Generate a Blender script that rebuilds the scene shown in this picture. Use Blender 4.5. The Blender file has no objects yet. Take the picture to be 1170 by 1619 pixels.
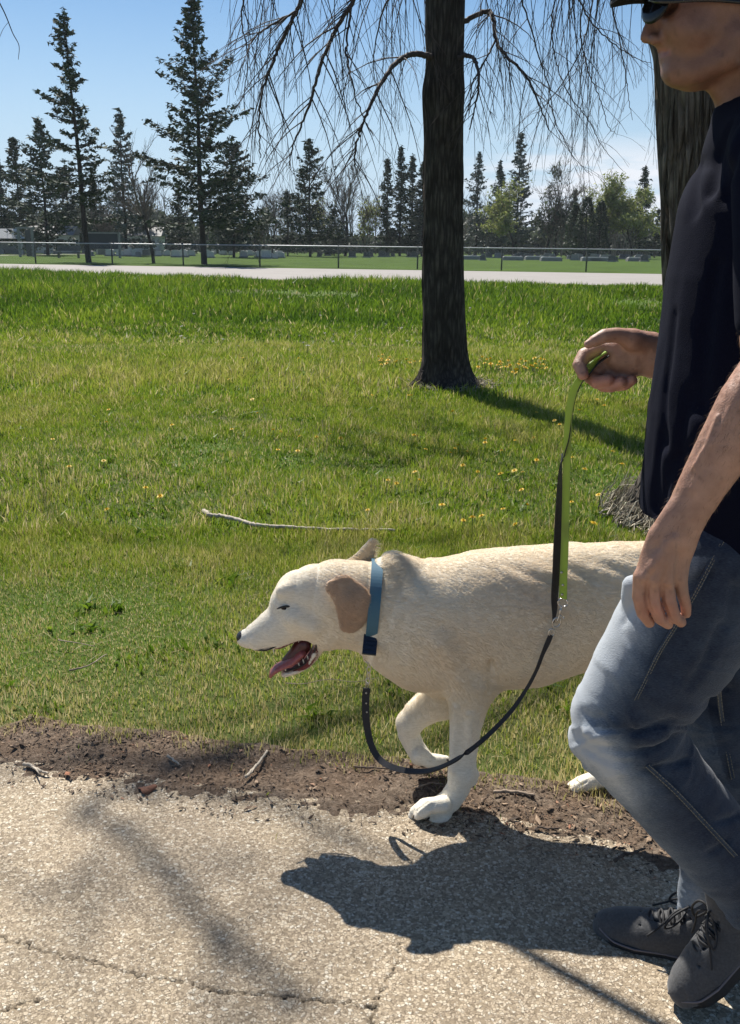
import bpy, math, random, os
import numpy as np
from mathutils import Vector
D = bpy.data
SC = bpy.context.scene
COL = SC.collection
SKIP = os.environ.get('SKIP', '').split(',')

# ------------------------------------------------------------------ camera
FPX = 1500.0; CAM_H = 1.27
PITCH = math.atan(421.5 / FPX); ROLL = math.radians(0.65)
_r0 = np.array([1., 0, 0]); _u0 = np.array([0, math.sin(PITCH), math.cos(PITCH)])
FWD = np.array([0, math.cos(PITCH), -math.sin(PITCH)])
RGT = math.cos(ROLL) * _r0 + math.sin(ROLL) * _u0
UPV = -math.sin(ROLL) * _r0 + math.cos(ROLL) * _u0
CAMP = np.array([0, 0, CAM_H])
cd = D.cameras.new('camera'); cam = D.objects.new('camera', cd); COL.objects.link(cam)
cd.sensor_fit = 'VERTICAL'; cd.sensor_height = 24.0; cd.lens = FPX / 1619.0 * 24.0
cd.clip_start = 0.05; cd.clip_end = 2000
from mathutils import Matrix
m = Matrix(((RGT[0], UPV[0], -FWD[0], 0), (RGT[1], UPV[1], -FWD[1], 0), (RGT[2], UPV[2], -FWD[2], CAM_H), (0, 0, 0, 1)))
cam.matrix_world = m
SC.camera = cam

# ------------------------------------------------------------------ sun, sky, exposure
SUN_EL = math.radians(51); SUN_AZ = math.radians(22)       # shadows run towards +x*sin, -y*cos
sd = D.lights.new('sun', 'SUN'); sd.energy = 5.0; sd.angle = math.radians(0.53); sd.color = (1.0, 0.955, 0.88)
sun = D.objects.new('sun', sd); COL.objects.link(sun)
ldir = Vector((math.sin(SUN_AZ) * math.cos(SUN_EL), -math.cos(SUN_AZ) * math.cos(SUN_EL), -math.sin(SUN_EL)))
sun.rotation_euler = ldir.to_track_quat('-Z', 'Y').to_euler()
sun.location = (-10, 30, 40)
w = D.worlds.new('World'); SC.world = w; w.use_nodes = True
nt = w.node_tree; nt.nodes.clear()
def wn(t, **kw):
    n = nt.nodes.new(t)
    for k, v in kw.items(): setattr(n, k, v)
    return n
out = wn('ShaderNodeOutputWorld'); bg = wn('ShaderNodeBackground'); sky = wn('ShaderNodeTexSky')
sky.sky_type = 'NISHITA'; sky.sun_disc = False; sky.sun_elevation = SUN_EL
sky.sun_rotation = math.atan2(-math.sin(SUN_AZ), math.cos(SUN_AZ)) % (2 * math.pi)
sky.altitude = 250; sky.air_density = 1.0; sky.dust_density = 0.15; sky.ozone_density = 2.2
tc = wn('ShaderNodeTexCoord'); sep = wn('ShaderNodeSeparateXYZ'); mp = wn('ShaderNodeMapping')
nt.links.new(tc.outputs['Generated'], sep.inputs[0]); nt.links.new(tc.outputs['Generated'], mp.inputs[0])
mp.inputs['Scale'].default_value = (5, 5, 30)
nz = wn('ShaderNodeTexNoise'); nz.inputs['Scale'].default_value = 1.6; nz.inputs['Detail'].default_value = 6
nt.links.new(mp.outputs[0], nz.inputs['Vector'])
r1 = wn('ShaderNodeMapRange'); r1.inputs['From Min'].default_value = 0.42; r1.inputs['From Max'].default_value = 0.56
nt.links.new(nz.outputs['Fac'], r1.inputs['Value'])
r2 = wn('ShaderNodeMapRange'); r2.inputs['From Min'].default_value = 0.108; r2.inputs['From Max'].default_value = 0.075   # low band only
nt.links.new(sep.outputs['Z'], r2.inputs['Value'])
r3 = wn('ShaderNodeMapRange'); r3.inputs['From Min'].default_value = 0.02; r3.inputs['From Max'].default_value = 0.20   # denser to the right
nt.links.new(sep.outputs['X'], r3.inputs['Value'])
m1 = wn('ShaderNodeMath', operation='MULTIPLY'); m2 = wn('ShaderNodeMath', operation='MULTIPLY')
nt.links.new(r1.outputs[0], m1.inputs[0]); nt.links.new(r2.outputs[0], m1.inputs[1])
nt.links.new(m1.outputs[0], m2.inputs[0]); nt.links.new(r3.outputs[0], m2.inputs[1])
mx = wn('ShaderNodeMix', data_type='RGBA'); mx.inputs['B'].default_value = (8.6, 9.0, 9.7, 1)
nt.links.new(m2.outputs[0], mx.inputs['Factor'])
hs = wn('ShaderNodeHueSaturation'); hs.inputs['Saturation'].default_value = 1.16; hs.inputs['Value'].default_value = 1.0
nt.links.new(sky.outputs[0], hs.inputs['Color']); 
# pale band of air low over the horizon
r4 = wn('ShaderNodeMapRange', interpolation_type='SMOOTHSTEP'); r4.inputs['From Min'].default_value = 0.25; r4.inputs['From Max'].default_value = -0.02; r4.inputs['To Max'].default_value = 0.97
nt.links.new(sep.outputs['Z'], r4.inputs['Value'])
mh = wn('ShaderNodeMix', data_type='RGBA'); mh.inputs['B'].default_value = (5.4, 7.0, 8.9, 1); nt.links.new(r4.outputs[0], mh.inputs['Factor']); nt.links.new(hs.outputs[0], mh.inputs['A']); nt.links.new(mh.outputs['Result'], mx.inputs['A'])
nt.links.new(mx.outputs['Result'], bg.inputs[0]); bg.inputs[1].default_value = 0.064
nt.links.new(bg.outputs[0], out.inputs[0])
SC.view_settings.view_transform = 'Standard'; SC.view_settings.look = 'None'
SC.view_settings.exposure = 0.66; SC.view_settings.gamma = 1.0; SC.view_settings.use_curve_mapping = False
SC.cycles.max_bounces = 8; SC.cycles.transparent_max_bounces = 16

# ------------------------------------------------------------------ pixel rays -> world points (photo is 1170 x 1619)
def ray(u, v): return FWD * FPX + RGT * (u - 585.0) + UPV * (809.5 - v)
def G(u, v, z=0.0):
    d = ray(u, v); return CAMP + d * (z - CAM_H) / d[2]
def P(u, v, Y):
    d = ray(u, v); return CAMP + d * Y / d[1]
def mpp(p): return float(np.dot(np.asarray(p) - CAMP, FWD)) / FPX      # metres per photo pixel at p
def proj(p):
    q = np.asarray(p) - CAMP; dz = q @ FWD
    return 585 + FPX * (q @ RGT) / dz, 809.5 - FPX * (q @ UPV) / dz

# ------------------------------------------------------------------ object helpers
def link(o, parent=None):
    COL.objects.link(o)
    if parent is not None: o.parent = parent
    return o
def tag(o, label=None, cat=None, group=None, kind=None):
    if label: o['label'] = label
    if cat: o['category'] = cat
    if group: o['group'] = group
    if kind: o['kind'] = kind
    return o
def empty(name, loc=(0, 0, 0)):
    o = D.objects.new(name, None); o.empty_display_size = 0.1; link(o); o.location = [float(c) for c in loc]; return o
def mesh_obj(name, V, F, mat, parent=None, smooth=True, attrs=None, mats=None, midx=None):
    """V (n,3); F either an (m,k) array or a list of arrays with different k."""
    V = np.asarray(V, dtype=np.float32)
    if isinstance(F, np.ndarray): F = [F]
    F = [np.asarray(f, dtype=np.int32) for f in F if len(f)]
    q = parent
    while q is not None: V = V - np.array(q.location, dtype=np.float32); q = q.parent
    me = D.meshes.new(name)
    me.vertices.add(len(V)); me.vertices.foreach_set('co', V.ravel())
    loops = np.concatenate([f.ravel() for f in F]); tot = np.concatenate([np.full(len(f), f.shape[1], np.int32) for f in F])
    st = np.concatenate([[0], np.cumsum(tot)[:-1]]).astype(np.int32)
    me.loops.add(len(loops)); me.loops.foreach_set('vertex_index', loops)
    me.polygons.add(len(tot)); me.polygons.foreach_set('loop_start', st); me.polygons.foreach_set('loop_total', tot)
    me.update(calc_edges=True)
    me.polygons.foreach_set('use_smooth', np.full(len(tot), smooth, dtype=bool))
    for mm in (mats or [mat]): me.materials.append(mm)
    if midx is not None: me.polygons.foreach_set('material_index', np.asarray(midx, dtype=np.int32))
    for k, a in (attrs or {}).items():
        a = np.asarray(a, dtype=np.float32)
        if a.ndim == 1:
            at = me.attributes.new(k, 'FLOAT', 'POINT'); at.data.foreach_set('value', a)
        else:
            at = me.attributes.new(k, 'FLOAT_COLOR', 'POINT'); at.data.foreach_set('color', np.hstack([a, np.ones((len(a), 1), np.float32)]).ravel())
    me.validate()
    o = D.objects.new(name, me); link(o, parent)
    return o
class MB:
    """collects polygons (quads + tris) into one mesh"""
    def __init__(s): s.V = []; s.Q = []; s.T = []; s.n = 0; s.A = []
    def add(s, V, Q=None, T=None, a=0.0):
        V = np.asarray(V, float)
        if Q is not None and len(Q): s.Q.append(np.asarray(Q, int) + s.n)
        if T is not None and len(T): s.T.append(np.asarray(T, int) + s.n)
        s.V.append(V); s.n += len(V); s.A.append(np.full(len(V), a))
    def tube(s, pts, rad, sides=6, cap=True, a=0.0):
        pts = np.asarray(pts, float); n = len(pts); rad = np.broadcast_to(np.asarray(rad, float), (n,))
        t = np.gradient(pts, axis=0); t /= np.linalg.norm(t, axis=1)[:, None] + 1e-12
        ref = np.array([0.31, 0.17, 0.93]) if abs(t[0][2]) < 0.9 else np.array([0.95, 0.2, 0.1])
        n1 = np.cross(t, ref); n1 /= np.linalg.norm(n1, axis=1)[:, None] + 1e-12; n2 = np.cross(t, n1)
        ang = np.linspace(0, 2 * np.pi, sides, endpoint=False)
        V = pts[:, None] + rad[:, None, None] * (np.cos(ang)[None, :, None] * n1[:, None] + np.sin(ang)[None, :, None] * n2[:, None])
        V = V.reshape(-1, 3); i = np.arange(n - 1)[:, None] * sides; j = np.arange(sides)[None]
        a0 = i + j; a1 = i + (j + 1) % sides
        Q = np.stack([a0, a1, a1 + sides, a0 + sides], -1).reshape(-1, 4)
        T = None
        if cap:
            V = np.vstack([V, pts[:1], pts[-1:]]); k = n * sides; jj = np.arange(sides); j2 = (jj + 1) % sides
            T = np.vstack([np.stack([j2, jj, np.full(sides, k)], -1), np.stack([jj + (n - 1) * sides, j2 + (n - 1) * sides, np.full(sides, k + 1)], -1)])
        s.add(V, Q, T, a)
    def box(s, c, size, R=None, a=0.0):
        h = np.array(size) / 2.0
        V = np.array([[x, y, z] for x in (-1, 1) for y in (-1, 1) for z in (-1, 1)]) * h
        if R is not None: V = V @ np.asarray(R).T
        s.add(V + np.array(c), [[0, 1, 3, 2], [4, 6, 7, 5], [0, 4, 5, 1], [2, 3, 7, 6], [0, 2, 6, 4], [1, 5, 7, 3]], a=a)
    def ell(s, c, r, nu=12, nv=8, R=None, a=0.0):
        th = np.linspace(0, np.pi, nv + 1); ph = np.linspace(0, 2 * np.pi, nu, endpoint=False)
        V = np.array([[math.sin(t) * math.cos(p), math.sin(t) * math.sin(p), math.cos(t)] for t in th for p in ph]) * np.asarray(r, float)
        if R is not None: V = V @ np.asarray(R).T
        Q = [[i * nu + j, (i + 1) * nu + j, (i + 1) * nu + (j + 1) % nu, i * nu + (j + 1) % nu] for i in range(nv) for j in range(nu)]
        s.add(V + np.array(c), Q, a=a)
    def ribbon(s, pts, wdir, width, thick, a=0.0):
        """flat strap along pts; wdir (3,) or (n,3) is the width direction"""
        pts = np.asarray(pts, float); n = len(pts); t = np.gradient(pts, axis=0); t /= np.linalg.norm(t, axis=1)[:, None]
        wd = np.broadcast_to(np.asarray(wdir, float), (n, 3)); wd = wd - (wd * t).sum(1)[:, None] * t; wd /= np.linalg.norm(wd, axis=1)[:, None]
        nn = np.cross(t, wd); w = np.broadcast_to(np.asarray(width, float), (n,))[:, None] / 2; h = thick / 2
        V = np.stack([pts - wd * w - nn * h, pts + wd * w - nn * h, pts + wd * w + nn * h, pts - wd * w + nn * h], 1).reshape(-1, 3)
        i = np.arange(n - 1)[:, None] * 4; j = np.arange(4)[None]; a0 = i + j; a1 = i + (j + 1) % 4
        Q = np.stack([a0, a1, a1 + 4, a0 + 4], -1).reshape(-1, 4)
        Q = np.vstack([Q, [[3, 2, 1, 0], [4 * n - 4, 4 * n - 3, 4 * n - 2, 4 * n - 1]]])
        s.add(V, Q, a=a)
    def build(s, name, mat, parent=None, smooth=True, attr=None):
        F = []
        if s.Q: F.append(np.vstack(s.Q))
        if s.T: F.append(np.vstack(s.T))
        return mesh_obj(name, np.vstack(s.V), F, mat, parent, smooth, {attr: np.concatenate(s.A)} if attr else None)
def spline(pts, n):
    """Catmull-Rom through rows of pts, n samples per span"""
    p = np.asarray(pts, float); p = np.vstack([2 * p[0] - p[1], p, 2 * p[-1] - p[-2]]); o = []
    for i in range(1, len(p) - 2):
        t = np.linspace(0, 1, n, endpoint=False)[:, None]
        o.append(0.5 * (2 * p[i] + (p[i + 1] - p[i - 1]) * t + (2 * p[i - 1] - 5 * p[i] + 4 * p[i + 1] - p[i + 2]) * t ** 2 + (-p[i - 1] + 3 * p[i] - 3 * p[i + 1] + p[i + 2]) * t ** 3))
    return np.vstack(o + [p[-2:-1]])
_lat = np.random.RandomState(5).rand(32, 32, 32).astype(np.float32)
def vnoise(p):
    """value noise in [-1,1], p (...,3)"""
    p = np.asarray(p); i = np.floor(p).astype(int); f = p - i; f = f * f * (3 - 2 * f); r = 0
    for dx in (0, 1):
        for dy in (0, 1):
            for dz in (0, 1):
                wgt = (f[..., 0] if dx else 1 - f[..., 0]) * (f[..., 1] if dy else 1 - f[..., 1]) * (f[..., 2] if dz else 1 - f[..., 2])
                r = r + wgt * _lat[(i[..., 0] + dx) % 32, (i[..., 1] + dy) % 32, (i[..., 2] + dz) % 32]
    return r * 2 - 1
def fbm(p, o=3):
    r = 0; a = 1; 
    for k in range(o): r = r + a * vnoise(np.asarray(p) * 2 ** k + k * 7.3); a *= .5
    return r
def copy_tree(o, parent=None):
    c = o.copy(); COL.objects.link(c)
    if parent is not None: c.parent = parent
    for ch in list(o.children): copy_tree(ch, c)
    return c

# ------------------------------------------------------------------ signed distance modelling
def axis(segs):
    """segs: [(start, end, step), ...] -> coordinates"""
    o = []
    for a, b, s in segs:
        n = max(1, int(round((b - a) / s))); o += list(np.linspace(a, b, n, endpoint=False))
    return np.array(o + [segs[-1][1]], dtype=np.float32)
class SDF:
    BIG = 0.06
    def __init__(s, xs, ys, zs):
        s.ax = (xs, ys, zs); s.F = np.full((len(xs), len(ys), len(zs)), s.BIG, np.float32)
    def region(s, lo, hi):
        sl = []
        for k in range(3):
            a = np.searchsorted(s.ax[k], lo[k]); b = np.searchsorted(s.ax[k], hi[k])
            if b - a < 1: return None, None
            sl.append(slice(a, b))
        X, Y, Z = np.meshgrid(*[s.ax[k][sl[k]] for k in range(3)], indexing='ij', sparse=True)
        return tuple(sl), (X, Y, Z)
    @staticmethod
    def seg(X, Y, Z, a, b, ra, rb, sq=(1, 1, 1)):
        ab = (b - a) / sq; L = float(ab @ ab) + 1e-12
        px = (X - a[0]) / sq[0]; py = (Y - a[1]) / sq[1]; pz = (Z - a[2]) / sq[2]
        t = np.clip((px * ab[0] + py * ab[1] + pz * ab[2]) / L, 0, 1)
        return np.sqrt((px - t * ab[0]) ** 2 + (py - t * ab[1]) ** 2 + (pz - t * ab[2]) ** 2) - (ra + (rb - ra) * t)
    def merge(s, sl, d, k, sub=False):
        f = s.F[sl]; d = np.broadcast_to(d, f.shape).astype(np.float32)
        if sub: s.F[sl] = s._smax(f, -d, k)
        else:
            h = np.clip(0.5 + 0.5 * (d - f) / k, 0, 1); s.F[sl] = d * (1 - h) + f * h - k * h * (1 - h)
    @staticmethod
    def _smax(a, b, k):
        h = np.clip(0.5 - 0.5 * (b - a) / k, 0, 1); return b * (1 - h) + a * h + k * h * (1 - h)
    def chain(s, pts, k=0.02, sq=(1, 1, 1), sub=False):
        """pts: rows [x,y,z,r] in metres"""
        pts = np.asarray(pts, float); sq = np.asarray(sq, float); R = pts[:, 3].max() * sq.max() + 0.045
        sl, g = s.region(pts[:, :3].min(0) - R, pts[:, :3].max(0) + R)
        if sl is None: return
        d = None
        if len(pts) == 1: pts = np.vstack([pts, pts + [1e-4, 0, 0, 0]])
        for i in range(len(pts) - 1):
            e = s.seg(*g, pts[i, :3], pts[i + 1, :3], pts[i, 3], pts[i + 1, 3], sq); d = e if d is None else np.minimum(d, e)
        s.merge(sl, d, k, sub)
    def ell(s, c, r, k=0.02, R=None, sub=False):
        c = np.asarray(c, float); r = np.asarray(r, float); m = r.max() + 0.045
        sl, (X, Y, Z) = s.region(c - m, c + m)
        if sl is None: return
        q = [X - c[0], Y - c[1], Z - c[2]]
        if R is not None: R = np.asarray(R); q = [R[0][i] * q[0] + R[1][i] * q[1] + R[2][i] * q[2] for i in range(3)]
        l = np.sqrt((q[0] / r[0]) ** 2 + (q[1] / r[1]) ** 2 + (q[2] / r[2]) ** 2)
        l2 = np.sqrt((q[0] / r[0] ** 2) ** 2 + (q[1] / r[1] ** 2) ** 2 + (q[2] / r[2] ** 2) ** 2) + 1e-9
        s.merge(sl, l * (l - 1) / l2, k, sub)
    def mesh(s):
        F = s.F; xs, ys, zs = s.ax; S = F < 0
        nx, ny, nz = F.shape; cnt = np.zeros((nx - 1, ny - 1, nz - 1), np.uint8)
        offs = [(i, j, k) for i in (0, 1) for j in (0, 1) for k in (0, 1)]
        for i, j, k in offs: cnt += S[i:nx - 1 + i, j:ny - 1 + j, k:nz - 1 + k]
        act = np.argwhere((cnt > 0) & (cnt < 8)); idx = np.full(cnt.shape, -1, np.int32); idx[tuple(act.T)] = np.arange(len(act))
        acc = np.zeros((len(act), 3)); c = np.zeros(len(act)); AX = [xs, ys, zs]
        for a in offs:
            for d in range(3):
                if a[d]: continue
                b = list(a); b[d] = 1
                A = act + a; B = act + b
                fa = F[tuple(A.T)]; fb = F[tuple(B.T)]; mk = (fa < 0) != (fb < 0)
                t = fa[mk] / (fa[mk] - fb[mk]); q = np.stack([AX[n][A[mk][:, n]] for n in range(3)], -1).astype(float)
                q[:, d] += t * (AX[d][B[mk][:, d]] - AX[d][A[mk][:, d]]); acc[mk] += q; c[mk] += 1
        V = acc / c[:, None]; Q = []
        for d in range(3):
            e1, e2 = [(1, 2), (2, 0), (0, 1)][d]
            sa = [slice(None)] * 3; sb = [slice(None)] * 3; sa[d] = slice(0, -1); sb[d] = slice(1, None)
            cr = np.argwhere(S[tuple(sa)] != S[tuple(sb)]); ok = (cr[:, e1] > 0) & (cr[:, e2] > 0) & (cr[:, e1] < F.shape[e1] - 1) & (cr[:, e2] < F.shape[e2] - 1); cr = cr[ok]
            o1 = np.zeros(3, int); o1[e1] = 1; o2 = np.zeros(3, int); o2[e2] = 1
            q = np.stack([idx[tuple((cr - o1 - o2).T)], idx[tuple((cr - o2).T)], idx[tuple(cr.T)], idx[tuple((cr - o1).T)]], -1)
            fl = ~S[tuple(cr.T)]; q[fl] = q[fl][:, ::-1]; Q.append(q)
        Q = np.vstack(Q)
        return V, Q[(Q >= 0).all(1)]
def CH(rows, dy=0.0):
    """pixel rows [u, v, Y, r_px] -> metric rows"""
    o = []
    for u, v, Y, r in rows:
        p = P(u, v, Y + dy); o.append([*p, r * mpp(p)])
    return np.array(o)
def hit(S, u, v, t0=.8, t1=3.0):
    """first point of the modelled solid on the line of sight through photo pixel (u, v)"""
    d = ray(u, v); d = d / d[1]; t = np.arange(t0, t1, .0015); p = CAMP + d * t[:, None]
    ix = [np.clip(np.searchsorted(S.ax[k], p[:, k]), 0, len(S.ax[k]) - 1) for k in range(3)]
    i = np.argmax(S.F[ix[0], ix[1], ix[2]] < 0); return p[i]
def HR(S, rows, off=0.0):
    return np.array([[*(lambda h: h + np.array([0, off, 0]))(hit(S, u, v)), r * mpp(hit(S, u, v))] for u, v, r in rows])
def vnormals(V, F):
    nrm = np.zeros_like(V); fn = np.cross(V[F[:, 1]] - V[F[:, 0]], V[F[:, 3]] - V[F[:, 0]])
    for c in range(4): np.add.at(nrm, F[:, c], fn)
    return nrm / (np.linalg.norm(nrm, axis=1)[:, None] + 1e-12)
def uvof(V):
    q = V - CAMP; dz = q @ FWD; return 585 + FPX * (q @ RGT) / dz, 809.5 - FPX * (q @ UPV) / dz
def rot_axis(ax, ang):
    return np.array(Matrix.Rotation(ang, 3, Vector(ax)))

# ------------------------------------------------------------------ materials
def newmat(name):
    m = D.materials.new(name); m.use_nodes = True; n = m.node_tree; n.nodes.clear()
    o = n.nodes.new('ShaderNodeOutputMaterial'); b = n.nodes.new('ShaderNodeBsdfPrincipled'); n.links.new(b.outputs[0], o.inputs[0])
    return m, n, b, o
def nd(n, t, ins=None, **kw):
    x = n.nodes.new(t)
    for k, v in kw.items(): setattr(x, k, v)
    for k, v in (ins or {}).items():
        if hasattr(v, 'is_output') or isinstance(v, bpy.types.NodeSocket): n.links.new(v, x.inputs[k])
        else: x.inputs[k].default_value = v
    return x
def ramp(n, fac, stops):
    r = n.nodes.new('ShaderNodeValToRGB'); e = r.color_ramp.elements
    while len(e) < len(stops): e.new(0.5)
    for i, (p, c) in enumerate(stops): e[i].position = p; e[i].color = (*c, 1)
    n.links.new(fac, r.inputs[0]); return r.outputs[0]
def bump(n, b, h, dist=0.002, strength=1.0):
    x = nd(n, 'ShaderNodeBump', {'Height': h, 'Distance': dist, 'Strength': strength}); n.links.new(x.outputs[0], b.inputs['Normal']); return x
def objco(n): return nd(n, 'ShaderNodeTexCoord').outputs['Object']
def simple(name, col, rough=0.6, metal=0.0, noise=0.0, scale=60, bumpd=0.0, spec=None, sheen=0.0, coat=0.0):
    m, n, b, o = newmat(name); b.inputs['Roughness'].default_value = rough; b.inputs['Metallic'].default_value = metal
    if spec is not None: b.inputs['Specular IOR Level'].default_value = spec
    if sheen: b.inputs['Sheen Weight'].default_value = sheen
    if coat: b.inputs['Coat Weight'].default_value = coat; b.inputs['Coat Roughness'].default_value = .15
    z = nd(n, 'ShaderNodeTexNoise', {'Vector': objco(n), 'Scale': scale, 'Detail': 4.0})
    c = np.array(col)
    n.links.new(ramp(n, z.outputs['Fac'], [(0.3, tuple(c * (1 - noise))), (0.7, tuple(np.minimum(1, c * (1 + noise))))]), b.inputs['Base Color'])
    if bumpd: bump(n, b, z.outputs['Fac'], bumpd)
    return m
# ================================================================== SETTING
rs = np.random.RandomState(11)
def ground_z(x, y):
    x = np.asarray(x, float); y = np.asarray(y, float)
    s = np.clip((y - 10.5) / 6.5, 0, 1); s = s * s * (3 - 2 * s)
    e = np.clip((y - 19) / 11.0, 0, 1); e = e * e * (3 - 2 * e)
    z = -0.36 * s * (1 - e)
    lump = 0.012 * np.sin(x * 1.7 + y * 0.9) * np.sin(y * 1.3 - x * .4) * np.clip((y - 3) / 4, 0, 1) * np.clip((34 - y) / 6, 0, 1)
    return z + lump
def road_y(x): return -0.166 * x
# lawn edge / path edge as functions of x (on the ground, metres)
def edge_fn(pix):
    q = np.array([G(u, v)[:2] for u, v in pix]); q = q[np.argsort(q[:, 0])]
    sl0 = -0.12
    return lambda x: np.where(x < q[0, 0], q[0, 1] + (x - q[0, 0]) * sl0, np.where(x > q[-1, 0], q[-1, 1] + (x - q[-1, 0]) * sl0, np.interp(x, q[:, 0], q[:, 1])))
_le = edge_fn([(0, 1160), (51, 1140), (128, 1157), (256, 1166), (342, 1180), (470, 1196), (600, 1204), (700, 1222), (780, 1234), (900, 1246), (960, 1262), (1020, 1285), (1100, 1300)])
lawn_edge = lambda x: _le(x) - .045
path_edge = edge_fn([(0, 1224), (100, 1236), (200, 1247), (300, 1264), (400, 1278), (500, 1288), (600, 1296), (700, 1306), (800, 1322), (900, 1342), (1000, 1366), (1120, 1400)])

# ---- lawn / ground sheet
m_lawn, n, b, o = newmat('lawn_soil_and_turf'); co = objco(n)
z1 = nd(n, 'ShaderNodeTexNoise', {'Vector': co, 'Scale': 0.55, 'Detail': 5.0}).outputs['Fac']
z2 = nd(n, 'ShaderNodeTexNoise', {'Vector': co, 'Scale': 38.0, 'Detail': 8.0, 'Roughness': 0.75}).outputs['Fac']
ca = ramp(n, z2, [(0.3, (0.035, 0.055, 0.008)), (0.5, (0.085, 0.145, 0.018)), (0.7, (0.15, 0.22, 0.035))])
cb = ramp(n, z2, [(0.3, (0.035, 0.030, 0.012)), (0.5, (0.095, 0.10, 0.035)), (0.72, (0.22, 0.19, 0.10))])
f = ramp(n, z1, [(0.42, (0, 0, 0)), (0.62, (1, 1, 1))])
mx = nd(n, 'ShaderNodeMix', {'Factor': f, 'A': ca, 'B': cb}, data_type='RGBA')
n.links.new(mx.outputs['Result'], b.inputs['Base Color']); b.inputs['Roughness'].default_value = 0.9; b.inputs['Specular IOR Level'].default_value = .15
bump(n, b, z2, 0.02)
xs = np.concatenate([-np.geomspace(700, 12, 24), np.linspace(-11, 11, 90), np.geomspace(12, 700, 24)])
ys = np.concatenate([np.linspace(-30, 0, 8), np.linspace(0.5, 40, 160), np.geomspace(42, 1500, 50)])
X, Y = np.meshgrid(xs, ys, indexing='ij'); Z = ground_z(X, Y)
V = np.stack([X, Y, Z], -1).reshape(-1, 3)
def gridq(nx, ny):
    i = np.arange(nx - 1)[:, None] * ny; j = np.arange(ny - 1)[None]; a = (i + j).ravel()
    return np.stack([a, a + ny, a + ny + 1, a + 1], -1)
tag(mesh_obj('lawn', V, gridq(len(xs), len(ys)), m_lawn), kind='structure')

# ---- paved path in front, chip sealed asphalt with cracks
m_path, n, b, o = newmat('chip_sealed_asphalt'); co = objco(n)
wob = nd(n, 'ShaderNodeTexNoise', {'Vector': co, 'Scale': 60.0, 'Detail': 2.0})
vadd = nd(n, 'ShaderNodeVectorMath', {0: wob.outputs['Color'], 1: (0.5, 0.5, 0.5)}, operation='SUBTRACT')
vsc = nd(n, 'ShaderNodeVectorMath', {0: vadd.outputs[0], 'Scale': 0.006}, operation='SCALE')
cw = nd(n, 'ShaderNodeVectorMath', {0: co, 1: vsc.outputs[0]}, operation='ADD').outputs[0]
v1 = nd(n, 'ShaderNodeTexVoronoi', {'Vector': cw, 'Scale': 165.0, 'Randomness': 1.0})
v2 = nd(n, 'ShaderNodeTexVoronoi', {'Vector': cw, 'Scale': 165.0}, feature='DISTANCE_TO_EDGE')
v3 = nd(n, 'ShaderNodeTexVoronoi', {'Vector': cw, 'Scale': 310.0})
sepc = nd(n, 'ShaderNodeSeparateColor', {'Color': v1.outputs['Color']})
stone = ramp(n, sepc.outputs[0], [(0.0, (0.25, 0.195, 0.13)), (0.3, (0.42, 0.335, 0.235)), (0.6, (0.57, 0.465, 0.335)), (0.86, (0.66, 0.57, 0.44)), (1.0, (0.76, 0.69, 0.57))])
gap = ramp(n, v2.outputs['Distance'], [(0.0, (0.0, 0.0, 0.0)), (0.10, (1, 1, 1))])
small = ramp(n, nd(n, 'ShaderNodeSeparateColor', {'Color': v3.outputs['Color']}).outputs[1], [(0.0, (0.18, 0.14, 0.095)), (0.7, (0.36, 0.285, 0.20)), (1.0, (0.58, 0.48, 0.36))])
pres = ramp(n, sepc.outputs[2], [(0.30, (0, 0, 0)), (0.34, (1, 1, 1))])
fm = nd(n, 'ShaderNodeMath', {0: gap, 1: pres}, operation='MULTIPLY')
mx = nd(n, 'ShaderNodeMix', {'Factor': fm.outputs[0], 'A': small, 'B': stone}, data_type='RGBA')
st = nd(n, 'ShaderNodeTexNoise', {'Vector': co, 'Scale': 1.9, 'Detail': 8.0, 'Roughness': .6}).outputs['Fac']
stc = ramp(n, st, [(0.3, (0.74, 0.74, 0.75)), (0.5, (.95, .94, .92)), (0.66, (1.05, 1.04, 1.0))])
mm = nd(n, 'ShaderNodeMix', {'Factor': 1.0, 'A': mx.outputs['Result'], 'B': stc}, data_type='RGBA', blend_type='MULTIPLY')
cr = nd(n, 'ShaderNodeAttribute', attribute_name='crack').outputs['Fac']
mc = nd(n, 'ShaderNodeMix', {'Factor': cr, 'A': mm.outputs['Result'], 'B': (0.035, 0.03, 0.024, 1)}, data_type='RGBA')
n.links.new(mc.outputs['Result'], b.inputs['Base Color']); b.inputs['Roughness'].default_value = 0.82; b.inputs['Specular IOR Level'].default_value = .3
hgt = nd(n, 'ShaderNodeMath', {0: fm.outputs[0], 1: sepc.outputs[0]}, operation='MULTIPLY')
hg2 = nd(n, 'ShaderNodeMath', {0: hgt.outputs[0], 1: nd(n, 'ShaderNodeTexNoise', {'Vector': co, 'Scale': 700.0, 'Detail': 3.0}).outputs['Fac']}, operation='ADD')
bump(n, b, hg2.outputs[0], 0.0028, 0.8)
xf = np.concatenate([np.linspace(-9, -1.3, 20), np.linspace(-1.25, 1.25, 560), np.linspace(1.3, 9, 20)])
nt_ = 300; T = np.concatenate([np.linspace(0, 0.25, 12), np.linspace(0.27, 1, nt_)])
Xp = np.repeat(xf[:, None], len(T), 1); yb = -5.0
yfar = path_edge(xf)[:, None] + 0.05; near = 1.15
Tn = np.concatenate([np.linspace(yb, near, 12, endpoint=False), np.full(nt_, np.nan)])
Yp = np.where(np.isnan(Tn)[None], near + (yfar - near) * np.linspace(0, 1, nt_).repeat(1)[None].repeat(len(xf), 0) if False else np.concatenate([np.zeros((len(xf), 12)), near + (yfar - near) * np.linspace(0, 1, nt_)[None]], 1), Tn[None])
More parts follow.
